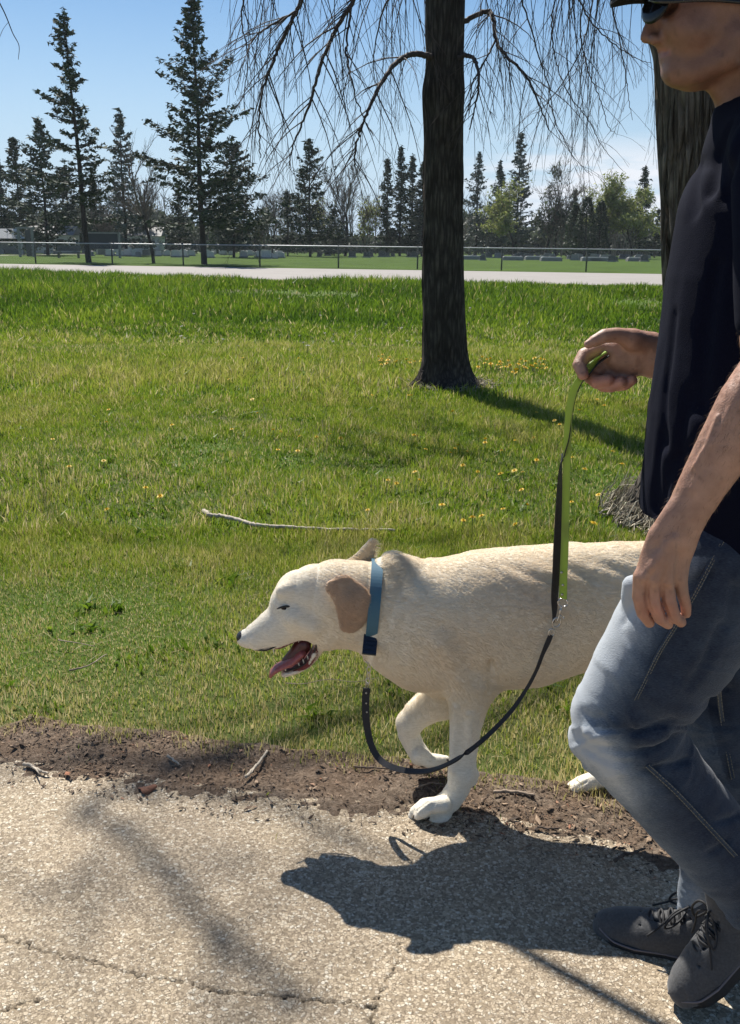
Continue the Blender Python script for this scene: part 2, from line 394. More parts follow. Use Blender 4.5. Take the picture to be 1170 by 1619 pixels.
Zp = 0.014 + 0.0012 * vnoise(np.stack([Xp * 9, Yp * 9, 0 * Xp], -1))
crack = np.zeros_like(Xp)
def add_crack(pix, wpx, seed):
    global crack, Zp
    q = np.array([G(u, v)[:2] for u, v in pix]); q3 = np.column_stack([q, np.zeros(len(q))]); q = spline(q3, 14)[:, :2]
    rr = np.random.RandomState(seed); q = q + rr.randn(*q.shape) * 0.0032
    best = np.full(Xp.shape, 9.0); par = np.zeros(Xp.shape); mask = (Xp > q[:, 0].min() - .05) & (Xp < q[:, 0].max() + .05) & (Yp > q[:, 1].min() - .05) & (Yp < q[:, 1].max() + .05)
    xx = Xp[mask]; yy = Yp[mask]; bb = np.full(xx.shape, 9.0); pp = np.zeros(xx.shape)
    for i in range(len(q) - 1):
        a = q[i]; d = q[i + 1] - a; t = np.clip(((xx - a[0]) * d[0] + (yy - a[1]) * d[1]) / (d @ d), 0, 1)
        dd = np.hypot(xx - a[0] - t * d[0], yy - a[1] - t * d[1]); mk = dd < bb; bb[mk] = dd[mk]; pp[mk] = (i + t[mk]) / len(q)
    wd = wpx * 0.001 * (1 + .8 * vnoise(np.stack([pp * 31 + seed, pp * 0, pp * 0], -1)))
    c = np.clip(1.6 - bb / np.maximum(wd, 1e-4), 0, 1)
    crack[mask] = np.maximum(crack[mask], c); Zp[mask] -= 0.006 * c
add_crack([(-20, 1488), (40, 1502), (100, 1522), (150, 1530), (200, 1547), (260, 1558), (310, 1568), (360, 1580), (420, 1584), (480, 1590), (540, 1596), (600, 1606)], 1.0, 3)
add_crack([(632, 1500), (628, 1530), (612, 1560), (600, 1580), (594, 1600), (585, 1640)], .7, 5)
add_crack([(-20, 1620), (30, 1600), (70, 1590)], .8, 9)
V = np.stack([Xp, Yp, Zp], -1).reshape(-1, 3)
tag(mesh_obj('path', V, gridq(len(xf), len(T)), m_path, attrs={'crack': crack.ravel()}), kind='structure')

# ---- bare soil strip between path and lawn
m_soil, n, b, o = newmat('dry_brown_soil'); co = objco(n)
za = nd(n, 'ShaderNodeTexNoise', {'Vector': co, 'Scale': 90.0, 'Detail': 8.0, 'Roughness': .8}).outputs['Fac']
zb = nd(n, 'ShaderNodeTexNoise', {'Vector': co, 'Scale': 7.0, 'Detail': 4.0}).outputs['Fac']
ca = ramp(n, za, [(0.3, (0.055, 0.038, 0.026)), (0.5, (0.18, 0.125, 0.086)), (0.72, (0.37, 0.275, 0.20))])
cb = ramp(n, za, [(0.3, (0.06, 0.045, 0.032)), (0.5, (0.20, 0.15, 0.11)), (0.72, (0.42, 0.34, 0.26))])
mx = nd(n, 'ShaderNodeMix', {'Factor': ramp(n, zb, [(0.38, (0, 0, 0)), (0.6, (1, 1, 1))]), 'A': ca, 'B': cb}, data_type='RGBA')
n.links.new(mx.outputs['Result'], b.inputs['Base Color']); b.inputs['Roughness'].default_value = .95; b.inputs['Specular IOR Level'].default_value = .1
bump(n, b, za, 0.009)
xf = np.concatenate([np.linspace(-9, -1.8, 30), np.linspace(-1.78, 1.78, 460), np.linspace(1.8, 9, 30)])
T = np.linspace(0, 1, 70)
lo = path_edge(xf) - 0.07; hi = lawn_edge(xf) + 0.07
Xp = np.repeat(xf[:, None], 70, 1); Yp = lo[:, None] + (hi - lo)[:, None] * T[None]
dp = Yp - path_edge(xf)[:, None]
Zp = 0.006 + np.clip((dp + .05) / .08, -.3, 1) * 0.009 + 0.005 * fbm(np.stack([Xp * 11, Yp * 11, 0 * Xp], -1), 3) * np.clip((dp + .09) / .05, 0, 1) + 0.004 * vnoise(np.stack([Xp * 55, Yp * 55, 0 * Xp], -1))
Zp = np.where(T[None] > .97, -0.01, Zp); Zp = np.where(T[None] < 0.01, 0.0, Zp)
soil_z = (xf, lo, hi, Zp)
V = np.stack([Xp, Yp, Zp], -1).reshape(-1, 3)
tag(mesh_obj('soil_strip', V, gridq(len(xf), 70), m_soil), kind='structure')
def strip_z(x, y):
    i = np.clip(np.searchsorted(xf, x), 0, len(xf) - 1); t = (y - lo[i]) / (hi[i] - lo[i]); j = np.clip((t * 69).astype(int), 0, 69)
    return np.where((t > 0) & (t < 1), np.maximum(Zp[i, j], np.where(t < .35, .014, -1)), np.where(t <= 0, .014, 0.0))

# ---- wood chips, dead leaves and grit scattered on the soil and path edge
m_chip, n, b, o = newmat('wood_chips_and_dead_leaves')
at = nd(n, 'ShaderNodeAttribute', attribute_name='tone').outputs['Fac']
n.links.new(ramp(n, at, [(0.0, (0.030, 0.020, 0.013)), (0.4, (0.10, 0.065, 0.042)), (0.62, (0.24, 0.16, 0.10)), (0.8, (0.38, 0.27, 0.18)), (0.9, (0.30, 0.11, 0.05)), (1.0, (0.55, 0.44, 0.33))]), b.inputs['Base Color'])
b.inputs['Roughness'].default_value = .85
N = 24000; r = np.random.RandomState(4)
x = r.uniform(-1.5, 1.6, N); L = lawn_edge(x); E_ = path_edge(x)
t = r.rand(N); y = E_ - 0.07 + (L + .04 - E_ + 0.07) * t
dens = vnoise(np.stack([x * 6, y * 9, 0 * x], -1)) * .5 + .62; keep = r.rand(N) < np.clip(dens, .15, 1); keep &= (y > E_) | (r.rand(N) < .35)
x = x[keep]; y = y[keep]; N = len(x); z = strip_z(x, y)
ln = np.minimum(r.gamma(1.6, .0032, N) + .0025, .03); wd = ln * r.uniform(.15, .55, N); th = wd * r.uniform(.15, .5, N)
an = r.uniform(0, np.pi, N); tilt = r.normal(0, .3, N)
dx = np.stack([np.cos(an) * np.cos(tilt), np.sin(an) * np.cos(tilt), np.sin(tilt)], -1); dy = np.stack([-np.sin(an), np.cos(an), r.normal(0, .25, N)], -1); dz = np.cross(dx, dy)
c = np.stack([x, y, z + th * .8 + .001 + ln * .1], -1)
sg = np.array([[-1, 0, -.5], [0, -1, -.3], [1, 0, -.2], [0, 1, -.4], [-.4, -.2, 1], [.5, .25, .9]]); sg = sg[None] + r.normal(0, .18, (N, 6, 3))
V = c[:, None] + sg[..., :1] * dx[:, None] * ln[:, None, None] / 2 + sg[..., 1:2] * dy[:, None] * wd[:, None, None] / 2 + sg[..., 2:] * dz[:, None] * th[:, None, None] / 2
Fq = np.array([[0, 1, 4], [1, 5, 4], [1, 2, 5], [2, 3, 5], [3, 4, 5], [3, 0, 4], [0, 3, 1], [1, 3, 2]])
F = (Fq[None] + 6 * np.arange(N)[:, None, None]).reshape(-1, 3)
tag(mesh_obj('wood_chips', V.reshape(-1, 3), F, m_chip, smooth=False, attrs={'tone': np.repeat(np.clip(r.beta(1.6, 2.2, N), 0, 1), 6)}), 'wood chips and dead leaf bits littering the bare soil beside the path', 'litter', kind='stuff')

# ---- the road and the cemetery path
m_road = simple('pale_road_surface', (0.275, 0.25, 0.225), .9, noise=.06, scale=0.6)
xs = np.linspace(-160, 160, 60)
def strip(name, x, y0, y1, z, mat, rows=3):
    t = np.linspace(0, 1, rows); X = np.repeat(x[:, None], rows, 1); Y = y0[:, None] + (y1 - y0)[:, None] * t
    V = np.stack([X, Y, np.full_like(X, z)], -1).reshape(-1, 3); return tag(mesh_obj(name, V, gridq(len(x), rows), mat), kind='structure')
strip('road', xs, 35.3 + road_y(xs), 52.4 + road_y(xs), 0.03, m_road, 5)
m_clawn = simple('mown_cemetery_grass', (.060, .098, .016), .95, noise=.25, scale=.35, spec=.05)
strip('cemetery_lawn', xs * 3, 53.4 + road_y(xs * 3), 0 * xs + 620, 0.012, m_clawn, 12)
m_should = simple('sandy_road_shoulder', (0.30, 0.27, 0.13), .95, noise=.3, scale=1.2)
strip('road_shoulder', xs, 33.6 + road_y(xs), 35.4 + road_y(xs), 0.024, m_should)
q = np.array([G(u, v)[:2] for u, v in [(-60, 405), (0, 404.5), (120, 402.5), (240, 401), (330, 400), (420, 399.2), (520, 399.0)]])
xq = np.linspace(q[0, 0], q[-1, 0], 40); yq = np.interp(xq, q[:, 0], q[:, 1]); strip('cemetery_path', xq, yq, yq + 5.5, 0.03, simple('pale_gravel', (0.42, 0.39, 0.32), .95, noise=.1, scale=1))
# crumbled soil bank patches next to the road
m_dirtp = simple('grey_brown_crumbly_soil', (0.125, 0.090, 0.062), .95, noise=.5, scale=3.0, bumpd=.05)

# ------------------------------------------------------------------ grass (uncountable)
m_grass, n, b, o = newmat('grass_blades')
at = nd(n, 'ShaderNodeAttribute', attribute_name='hue').outputs['Fac']
gc = ramp(n, at, [(0.0, (0.045, 0.095, 0.008)), (0.25, (0.105, 0.185, 0.014)), (0.5, (0.20, 0.275, 0.024)), (0.68, (0.29, 0.325, 0.045)), (0.80, (0.40, 0.345, 0.12)), (1.0, (0.60, 0.50, 0.28))])
n.links.new(gc, b.inputs['Base Color']); b.inputs['Roughness'].default_value = .5; b.inputs['Specular IOR Level'].default_value = .3
tr = nd(n, 'ShaderNodeBsdfTranslucent', {'Color': gc}); ms = nd(n, 'ShaderNodeMixShader', {0: 0.52, 1: b.outputs[0], 2: tr.outputs[0]}); n.links.new(ms.outputs[0], o.inputs[0])
def blades(name, x, y, h, wd, hue, label, seed=1, lean=.45, z0=None):
    r = np.random.RandomState(seed); N = len(x); z = ground_z(x, y) if z0 is None else z0
    a = r.uniform(0, 2 * np.pi, N); l = np.abs(r.normal(0, lean, N)) * h; la = r.uniform(0, 2 * np.pi, N)
    wx = np.cos(a) * wd / 2; wy = np.sin(a) * wd / 2; lx = np.cos(la) * l; ly = np.sin(la) * l
    def pt(f, g, s): return np.stack([x + wx * s + lx * g, y + wy * s + ly * g, z + h * f], -1)
    V = np.stack([pt(-.05, 0, -1), pt(-.05, 0, 1), pt(.5, .3, .85), pt(.5, .3, -.85), pt(.92, 1, 0)], 1)
    k = 5 * np.arange(N)[:, None]; Q = np.array([[0, 1, 2, 3]]) + k; T = np.array([[3, 2, 4]]) + k
    return tag(mesh_obj(name, V.reshape(-1, 3), [Q, T], m_grass, smooth=False, attrs={'hue': np.repeat(np.clip(hue, 0, 1), 5)}), label, 'grass', kind='stuff')
if 'grass' not in SKIP:
    def sample(n0, y0, y1, slope, pad, seed):
        r = np.random.RandomState(seed); y = np.sqrt(r.uniform(y0 ** 2, y1 ** 2, n0)); x = r.uniform(-1, 1, n0) * (y * slope + pad); return x, y, r
    bx = []; by = []; bh = []; bw = []; bhue = []
    for n0, y0, y1, hh, ww in ((180000, 1.75, 4.2, .036, .0021), (140000, 4.0, 8.0, .05, .0044), (115000, 7.8, 14.5, .075, .0088), (50000, 14, 19.5, .11, .022)):
        x, y, r = sample(int(n0 * 1.15), y0, y1, .47, .7, int(y0 * 10)); e = lawn_edge(x) + 0.05 * vnoise(np.stack([x * 9, 0 * x, 0 * x], -1)) + r.normal(0, .022, len(x)) - np.where(r.rand(len(x)) < .03, r.exponential(.10, len(x)), 0)
        k = y > e; x = x[k]; y = y[k]; e = e[k]
        pn = fbm(np.stack([x * .75, y * .75, 0 * x], -1), 3); pf = fbm(np.stack([x * 6, y * 4, 0 * x + 9], -1), 2)
        near = np.exp(-np.clip(y - e, 0, 9) / .30)                        # thin, dry grass by the path
        dens = 1 - .22 * near - .25 * np.clip(pf, 0, 1); k = r.rand(len(x)) < dens; x, y, pn, pf, near, e = x[k], y[k], pn[k], pf[k], near[k], e[k]
        lush = np.clip(.5 + .5 * pn, 0, 1); tall = np.clip((y - 2.6) / 1.2, .62, 1)
        h = hh * tall * (0.50 + .9 * lush + .45 * pf) * r.uniform(.55, 1.35, len(x))
        dry = r.rand(len(x)) < (.06 + .42 * near + .26 * np.exp(-np.clip(y - e, 0, 9) / .9) + .28 * np.clip(-pn, 0, 1) + .22 * np.clip(pf, 0, 1) + .16 * (y < 3.1))
        hue = np.where(dry, r.uniform(.74, 1, len(x)), np.clip(.50 + .24 * pn + .15 * pf + r.normal(0, .14, len(x)), 0, .74))
        hue = hue - .22 * np.clip((y - 14) / 4, 0, 1) * (~dry)
        bx.append(x); by.append(y); bh.append(np.maximum(h, .012)); bw.append(ww * r.uniform(.7, 1.4, len(x))); bhue.append(hue)
    bx, by, bh, bw, bhue = map(np.concatenate, (bx, by, bh, bw, bhue)); bz = np.maximum(ground_z(bx, by), np.where(by < lawn_edge(bx) + .06, strip_z(bx, by), -1))
    # thin out the rubbed bare rings round both trunks
    R1 = np.hypot(bx - .76, by - 8.96); k = (R1 > .38) | (np.random.RandomState(2).rand(len(bx)) < .15)
    blades('lawn_grass', bx[k], by[k], bh[k], bw[k], bhue[k], 'short green lawn grass with straw coloured blades beside the path', 1, z0=bz[k])
    # broad-leaved weeds in clumps and flat dead thatch between the blades
    r = np.random.RandomState(51); nc = 420; cy = np.sqrt(r.uniform(2.3 ** 2, 9.0 ** 2, nc)); cx = r.uniform(-1, 1, nc) * (cy * .42 + .4); kk = np.repeat(np.arange(nc), 16); sp_ = r.uniform(.015, .05, nc)
    x = cx[kk] + r.normal(0, 1, len(kk)) * sp_[kk]; y = cy[kk] + r.normal(0, 1, len(kk)) * sp_[kk]; k = y > lawn_edge(x) + .05; x, y = x[k], y[k]
    blades('broad_leaf_weeds', x, y, r.uniform(.018, .045, len(x)), r.uniform(.008, .018, len(x)), np.clip(r.normal(.30, .12, len(x)), 0, .6), 'clumps of small broad-leaved weeds low in the lawn', 52, 1.2)
    y = np.sqrt(r.uniform(1.9 ** 2, 6.5 ** 2, 26000)); x = r.uniform(-1, 1, 26000) * (y * .42 + .4); k = (y > lawn_edge(x)) & (r.rand(26000) < .3 + .7 * np.clip(fbm(np.stack([x * 2, y * 2, 0 * x], -1), 2), 0, 1) + .6 * np.exp(-(y - lawn_edge(x)) / .3)); x, y = x[k], y[k]
    blades('dead_thatch', x, y, r.uniform(.006, .022, len(x)), .0024, r.uniform(.78, 1, len(x)), 'flattened straw coloured thatch lying between the lawn blades', 53, 2.6)
    x, y, r = sample(145000, 17.0, 36.5, .48, 1.5, 77)
    k = y < 34.6 + road_y(x); x = x[k]; y = y[k]
    bank = np.clip((y - 18) / 7, 0, 1); left = np.clip((-x - 4) / 8, 0, 1); pn = fbm(np.stack([x * .35, y * .35, 0 * x + 3], -1), 3)
    yy_ = y - road_y(x); bare = np.clip(1.5 - np.abs(yy_ - 26.6) / 2.0 - .5 * np.abs(fbm(np.stack([x * 1.5, y * 1.5, 0 * x], -1), 2)), 0, 1) * (((x > -4.6) & (x < -.3)) | ((x > 5.7) & (x < 7.7)))
    k = r.rand(len(x)) > bare * .72; x, y, bank, left, pn, bare = x[k], y[k], bank[k], left[k], pn[k], bare[k]
    h = (.12 + bank * (.15 + .13 * left + .09 * pn + .10 * np.clip(fbm(np.stack([x * 1.3, y * .8, 0 * x], -1), 2), -.6, 1))) * r.uniform(.5, 1.3, len(x))
    end = np.clip((34.2 - (y - road_y(x))) / 3.0, .22, 1); h = h * (1 - bare * .6) * np.where(left > .5, np.maximum(end, .8), end)
    hue = np.clip(.26 + .18 * pn + r.normal(0, .12, len(x)), 0, .7); hue = np.where(r.rand(len(x)) < .04, .85, hue)
    blades('bank_grass', x, y, h, .03 * r.uniform(.7, 1.5, len(x)), hue, 'tall dark green grass on the ditch bank before the road', 8, .35)
    # far lawn is mown too short to show blades
# crumbled soil showing on the bank
def soil_patch(xa, xb, ya, yb, name, label):
    r = np.random.RandomState(int(abs(xa) * 10)); nx, ny = 60, 20; tx = np.linspace(0, 1, nx); ty = np.linspace(0, 1, ny); X, T = np.meshgrid(tx, ty, indexing='ij')
    wob = 1 + .35 * vnoise(np.stack([X * 9, T * 0 + ya, T * 0], -1)); X_ = xa + (xb - xa) * X; Y_ = (ya + yb) / 2 + (T - .5) * (yb - ya) * wob * np.sqrt(np.clip(1 - (2 * X - 1) ** 2, 0, 1)) + road_y(X_)
    Z_ = ground_z(X_, Y_) + .0 + .10 * np.clip(fbm(np.stack([X_ * 2.4, Y_ * 2.4, 0 * X_], -1), 3) + .3, 0, 1.2) * np.sin(np.pi * T) * np.sin(np.pi * X)
    tag(mesh_obj(name, np.stack([X_, Y_, Z_], -1).reshape(-1, 3), gridq(nx, ny), m_dirtp), kind='structure')

# ================================================================== DOG
YN = float(G(690, 1300)[1])            # planted near front paw
YC = YN + 0.078                        # mid plane of the dog
def D_(rows, dy=0.0): return CH([(u, v, YC + dy, r) for u, v, r in rows])
if 'dog' not in SKIP:
    fine = 1.0 if 'lod' not in SKIP else 1.8
    dog = empty('dog', (0.45, YC, 0)); tag(dog, 'cream yellow labrador walking left on the lead with its mouth open', 'dog')
    S = SDF(axis([(-.34, .06, .0028 * fine), (.06, .95, .0045 * fine)]), axis([(YC - .19, YC + .19, .0036 * fine)]), axis([(-.01, .36, .0042 * fine), (.36, .70, .0032 * fine)]))
    # trunk
    S.chain(D_([(668, 992, 92), (705, 986, 106), (765, 981, 114), (830, 976, 114), (900, 962, 106), (975, 946, 91), (1045, 938, 84), (1088, 938, 78)]), .02, (1, .77, 1))
    S.ell(P(1075, 945, YC), (.105, .088, .115), .04)
    S.chain(D_([(640, 1000, 74), (668, 1030, 64), (700, 1062, 44)]), .03, (1, .8, 1))      # brisket
    # neck
    S.chain(D_([(568, 956, 66), (592, 962, 70), (612, 964, 78), (650, 975, 92)]), .022, (1, .8, 1))
    S.chain(D_([(617, 905, 29), (640, 915, 36)]), .02, (1, .9, 1))                              # ruff behind the collar
    # skull, cheeks, muzzle
    S.chain(D_([(560, 950, 62), (532, 944, 60), (500, 940, 49), (474, 938, 38)]), .018, (1, .86, 1))
    S.chain(D_([(486, 972, 40), (520, 985, 42), (552, 978, 48)]), .02, (1, .9, 1))
    S.chain(D_([(462, 944, 27), (452, 952, 25)]), .012, (1, 1.15, 1))                               # brow
    S.chain(D_([(462, 972, 34), (432, 992, 28.5), (407, 1005, 21.5), (394, 1009, 16)]), .014, (1, 1.0, 1))
    S.chain(D_([(470, 985, 26), (440, 1003, 22), (412, 1012, 15)]), .012, (1, 1.25, 1))           # flews
    S.chain(D_([(386, 1009, 12)]), .006, (1, 1.2, 1))
    for sgn in (-1, 1):                                                                             # eyebrow ridges
        S.chain(D_([(446, 934, 9), (458, 931, 10), (470, 938, 8)], sgn * .030), .014)
        S.chain(D_([(470, 975, 20), (495, 985, 22)], sgn * .038), .016)                              # cheek
    # lower jaw
    S.chain(D_([(520, 1000, 26), (503, 1018, 13), (494, 1034, 10)]), .010, (1, 1.25, 1))
    S.chain(D_([(498, 1026, 9), (488, 1044, 8), (470, 1056, 6.5), (450, 1063, 5.5)]), .008, (1, 2.6, 1))
    # open mouth carved through
    S.chain(D_([(484, 1017, 12), (470, 1029, 15), (450, 1038, 15), (425, 1052, 15)]), .006, (1, 4.5, 1), sub=True)
    S.chain(D_([(476, 1025, 19), (455, 1045, 14)]), .006, (1, 1.55, 1), sub=True)
    # near (left) front leg, planted
    dn = -.068
    S.chain(D_([(700, 985, 62), (724, 1040, 56), (746, 1084, 40)], dn + .014), .03, (1, .62, 1))
    S.chain(D_([(744, 1078, 38), (741, 1112, 31), (736, 1150, 25), (732, 1195, 21.5), (731, 1222, 21)], dn), .018, (1, .9, 1))
    S.chain(D_([(731, 1220, 20.5), (725, 1245, 18.5), (712, 1265, 18), (700, 1274, 18)], dn), .012)
    S.chain(D_([(752, 1224, 6), (748, 1236, 6)], dn), .008)                                      # carpal pad
    for k, (du, dd) in enumerate([(0, -.030), (-9, -.010), (-9, .011), (0, .030)]):
        S.chain(D_([(700, 1272, 13), (681 + du, 1274, 12), (667 + du, 1284, 10.5), (661 + du, 1290, 7)], dn + dd), .0045)
    S.ell(P(692, 1287, YC + dn), (.032, .036, .014), .008)
    # far (right) front leg, lifted and bent back at the wrist
    df = .078
    S.chain(D_([(735, 1010, 58), (715, 1070, 40), (700, 1106, 33)], df - .02), .03, (1, .7, 1))
    S.chain(D_([(703, 1100, 33), (685, 1112, 29), (662, 1128, 24), (648, 1143, 20.5)], df), .016, (1, .9, 1))
    S.chain(D_([(647, 1144, 20), (646, 1160, 17), (655, 1180, 15.5), (664, 1194, 16)], df), .010)
    for k, (dd, du) in enumerate([(-.026, 0), (-.009, 5), (.009, 5), (.026, 0)]):
        S.chain(D_([(664, 1194, 13), (678, 1202, 11.5), (691 + du, 1203, 10), (700 + du, 1201, 6.5)], df + dd), .0045)
    # far hind leg reaching forward
    dh = .075
    S.chain(D_([(1075, 950, 74), (1040, 1030, 58), (1010, 1090, 40), (1004, 1100, 36)], dh - .02), .04, (1, .62, 1))
    S.chain(D_([(1004, 1098, 36), (1024, 1140, 24), (1040, 1172, 17)], dh), .018, (1, .8, 1))
    S.chain(D_([(1040, 1172, 17), (1005, 1200, 15), (965, 1222, 16), (946, 1232, 17)], dh), .010)
    yh = float(G(915, 1262)[1]) - YC
    for dd, du in [(-.028, 3), (-.010, -5), (.010, -6), (.028, 3)]:
        S.chain(D_([(950, 1230, 14), (926 + du, 1239, 12.5), (910 + du, 1247, 11), (902 + du, 1252, 7.5)], dh + dd), .0045)
    # near hind leg pushing off behind (seen only past the man)
    S.chain(D_([(1085, 955, 72), (1080, 1040, 54), (1075, 1085, 40)], -.055), .04, (1, .62, 1))
    S.chain(D_([(1075, 1085, 38), (1120, 1140, 24), (1150, 1180, 18)], -.07), .018, (1, .8, 1))
    S.chain(D_([(1150, 1180, 18), (1146, 1230, 15), (1140, 1268, 15)], -.07), .010)
    for dd in (-.026, -.009, .009, .026): S.chain(D_([(1140, 1268, 13), (1118, 1280, 11), (1106, 1286, 8)], -.07 + dd), .0045)
    # tail
    S.chain(D_([(1135, 900, 26), (1185, 930, 18), (1240, 985, 14), (1290, 1030, 9)]), .03)
    # folds: neck crease, shoulder and elbow grooves
    for rows, dd in (([(655, 905, 4), (641, 950, 5), (634, 1000, 5), (640, 1040, 4)], -.110), ([(776, 1040, 3), (781, 1090, 5)], -.108), ([(690, 930, 4), (700, 990, 5)], -.125)):
        S.chain(D_(rows, dd), .020, sub=True)
    for rows in ([(655, 1287, 1.6), (664, 1276, 2.0), (676, 1268, 1.6)], [(664, 1292, 1.8), (673, 1282, 2.2), (685, 1272, 1.8)], [(676, 1296, 1.8), (684, 1287, 2.0), (694, 1279, 1.4)], [(904, 1254, 1.6), (914, 1244, 2.2), (928, 1236, 1.6)], [(912, 1258, 1.6), (924, 1248, 2.0), (938, 1240, 1.4)], [(690, 1208, 1.6), (678, 1202, 1.8), (668, 1196, 1.4)]):
        S.chain(HR(S, rows, .0002), .0035, sub=True)
    for rows, rr in (([(722, 1120, 5), (718, 1180, 4), (716, 1220, 4)], .012), ([(744, 1130, 5), (742, 1180, 4)], .010), ([(700, 1020, 12), (728, 1070, 12)], .03)):      # tendons, shoulder
        S.chain(HR(S, rows, .0035 if rows[0][2] < 8 else .012), rr)
    V, F = S.mesh()
    # skin and fur micro relief
    nrm = np.zeros_like(V); fn = np.cross(V[F[:, 1]] - V[F[:, 0]], V[F[:, 3]] - V[F[:, 0]])
    for c in range(4): np.add.at(nrm, F[:, c], fn)
    nrm /= np.linalg.norm(nrm, axis=1)[:, None] + 1e-12
    uv = np.array([proj(p) for p in V]) if False else None
    q = V - CAMP; dz = q @ FWD; U_ = 585 + FPX * (q @ RGT) / dz; V_ = 809.5 - FPX * (q @ UPV) / dz
    body = np.clip((U_ - 600) / 60, 0, 1) * np.clip((1110 - V_) / 60, 0, 1)
    V = V + nrm * (body * 0.0012 * fbm(np.stack([V[:, 0] * 14, V[:, 1] * 20, V[:, 2] * 30], -1), 3))[:, None]
    wrin = body * np.clip(1 - np.abs(V_ - 900) / 35, 0, 1) * np.clip((U_ - 760) / 60, 0, 1)
    V = V + nrm * (wrin * .0022 * np.sin(V[:, 0] * 60 + V[:, 2] * 190 + 3 * vnoise(V * 9)))[:, None]
    # coat colour patches: creamy base, tan along back and flank, darker inside of mouth
    base = np.array([0.89, 0.80, 0.65]); tan = np.array([0.78, 0.63, 0.45]); wht = np.array([0.91, 0.85, 0.73])
    ft = np.clip(.25 + .55 * fbm(V * 5, 3), 0, 1) * body * .55 + np.clip(1 - np.hypot((U_ - 860) / 160, (V_ - 930) / 60), 0, 1) * .45 * body
    fw = np.clip((V_ - 1120) / 80, 0, 1) + np.clip((470 - U_) / 60, 0, 1) * .6
    col = base + (tan - base) * ft[:, None]; col = col + (wht - col) * np.clip(fw, 0, 1)[:, None]
    ins = (np.hypot((U_ - 468) / 34, (V_ - 1034) / 26) < 1.05) & (np.abs(V[:, 1] - YC) < .030)
    colb = col.copy(); colb[ins] = (.20, .045, .04)
    m_coat, n, b, o = newmat('cream_dog_coat'); co = objco(n)
    ac = nd(n, 'ShaderNodeAttribute', attribute_name='coat').outputs['Color']
    mpn = nd(n, 'ShaderNodeMapping', {'Vector': co, 'Scale': (60, 220, 260)}); fz = nd(n, 'ShaderNodeTexNoise', {'Vector': mpn.outputs[0], 'Scale': 1.2, 'Detail': 5.0}).outputs['Fac']
    mm = nd(n, 'ShaderNodeMix', {'Factor': 1.0, 'A': ac, 'B': ramp(n, fz, [(.3, (.80, .78, .74)), (.7, (1, 1, 1))])}, data_type='RGBA', blend_type='MULTIPLY')
    n.links.new(mm.outputs['Result'], b.inputs['Base Color']); b.inputs['Roughness'].default_value = .75; b.inputs['Specular IOR Level'].default_value = .2; b.inputs['Sheen Weight'].default_value = .15
    bump(n, b, fz, .0012)
    dbody = mesh_obj('body', V, F, m_coat, dog, attrs={'coat': colb})
    # ---- ears (thin hanging flaps)
    def flap(name, outline, dy0, bulge, side, col, parent=dog):
        T = SDF(axis([(P(min(a[0] for a in outline), 940, YC)[0] - .04, P(max(a[0] for a in outline), 940, YC)[0] + .04, .0022 * fine)]), axis([(YC + dy0 - .035, YC + dy0 + .035, .0016 * fine)]), axis([(.44, .68, .0022 * fine)]))
        for i, (u, v, r) in enumerate(outline[:-1]):
            rows = [outline[i], outline[i + 1]]; T.chain(D_(rows, dy0), .012, (1, .24, 1))
        v_, f_ = T.mesh(); t = (v_[:, 2] - v_[:, 2].min()) / np.ptp(v_[:, 2]); v_[:, 1] += side * bulge * np.sin(np.pi * np.clip(t, 0, 1)) ; v_[:, 1] += .0032 * fbm(v_ * 26, 2)
        return mesh_obj(name, v_, f_, m_coat, parent, attrs={'coat': np.clip((np.array(col) + (np.array([.87, .79, .645]) - np.array(col)) * np.clip((P(545, 912, YC)[2] - .004 + (uvof(v_)[0] < 534) * .05 - v_[:, 2]) / -.022, 0, 1)[:, None] * .6) * (1 + .14 * fbm(v_ * 30, 2))[:, None], 0, .9)}), v_, f_
    ear, ev, ef = flap('ear', [(524, 926, 10), (541, 930, 20), (556, 945, 25), (558, 964, 23), (553, 982, 16), (550, 989, 10)], -.077, .011, -1, (.66, .49, .35))
    ear['label'] = 'darker tan near ear hanging against the cheek'
    ear2, ev2, ef2 = flap('ear', [(556, 899, 17), (572, 886, 12), (581, 873, 10), (588, 858, 7.5)], .046, .002, 1, (.80, .68, .52))  # far ear: sun coming through the flap is put into its paler colour
    # join of skull and ear: a soft fold
    # ---- fur as fine strands growing on the body and ears
    def furs(V, F, n_, lenf, colf, seed):
        r = np.random.RandomState(seed); T = np.vstack([F[:, [0, 1, 2]], F[:, [0, 2, 3]]]) if F.shape[1] == 4 else F
        a, b_, c = V[T[:, 0]], V[T[:, 1]], V[T[:, 2]]; cr = np.cross(b_ - a, c - a); ar = np.linalg.norm(cr, axis=1); nn = cr / (ar[:, None] + 1e-12)
        cam_side = ((a - CAMP) * nn).sum(1) < .15 * np.linalg.norm(a - CAMP, axis=1); wgt = ar * np.where(cam_side, 1, .22)
        i = r.choice(len(T), n_, p=wgt / wgt.sum()); s = np.sqrt(r.rand(n_)); t = r.rand(n_)
        w0, w1, w2 = 1 - s, s * (1 - t), s * t; p = a[i] * w0[:, None] + b_[i] * w1[:, None] + c[i] * w2[:, None]; N_ = nn[i]
        return p, N_, colf(i, T), r
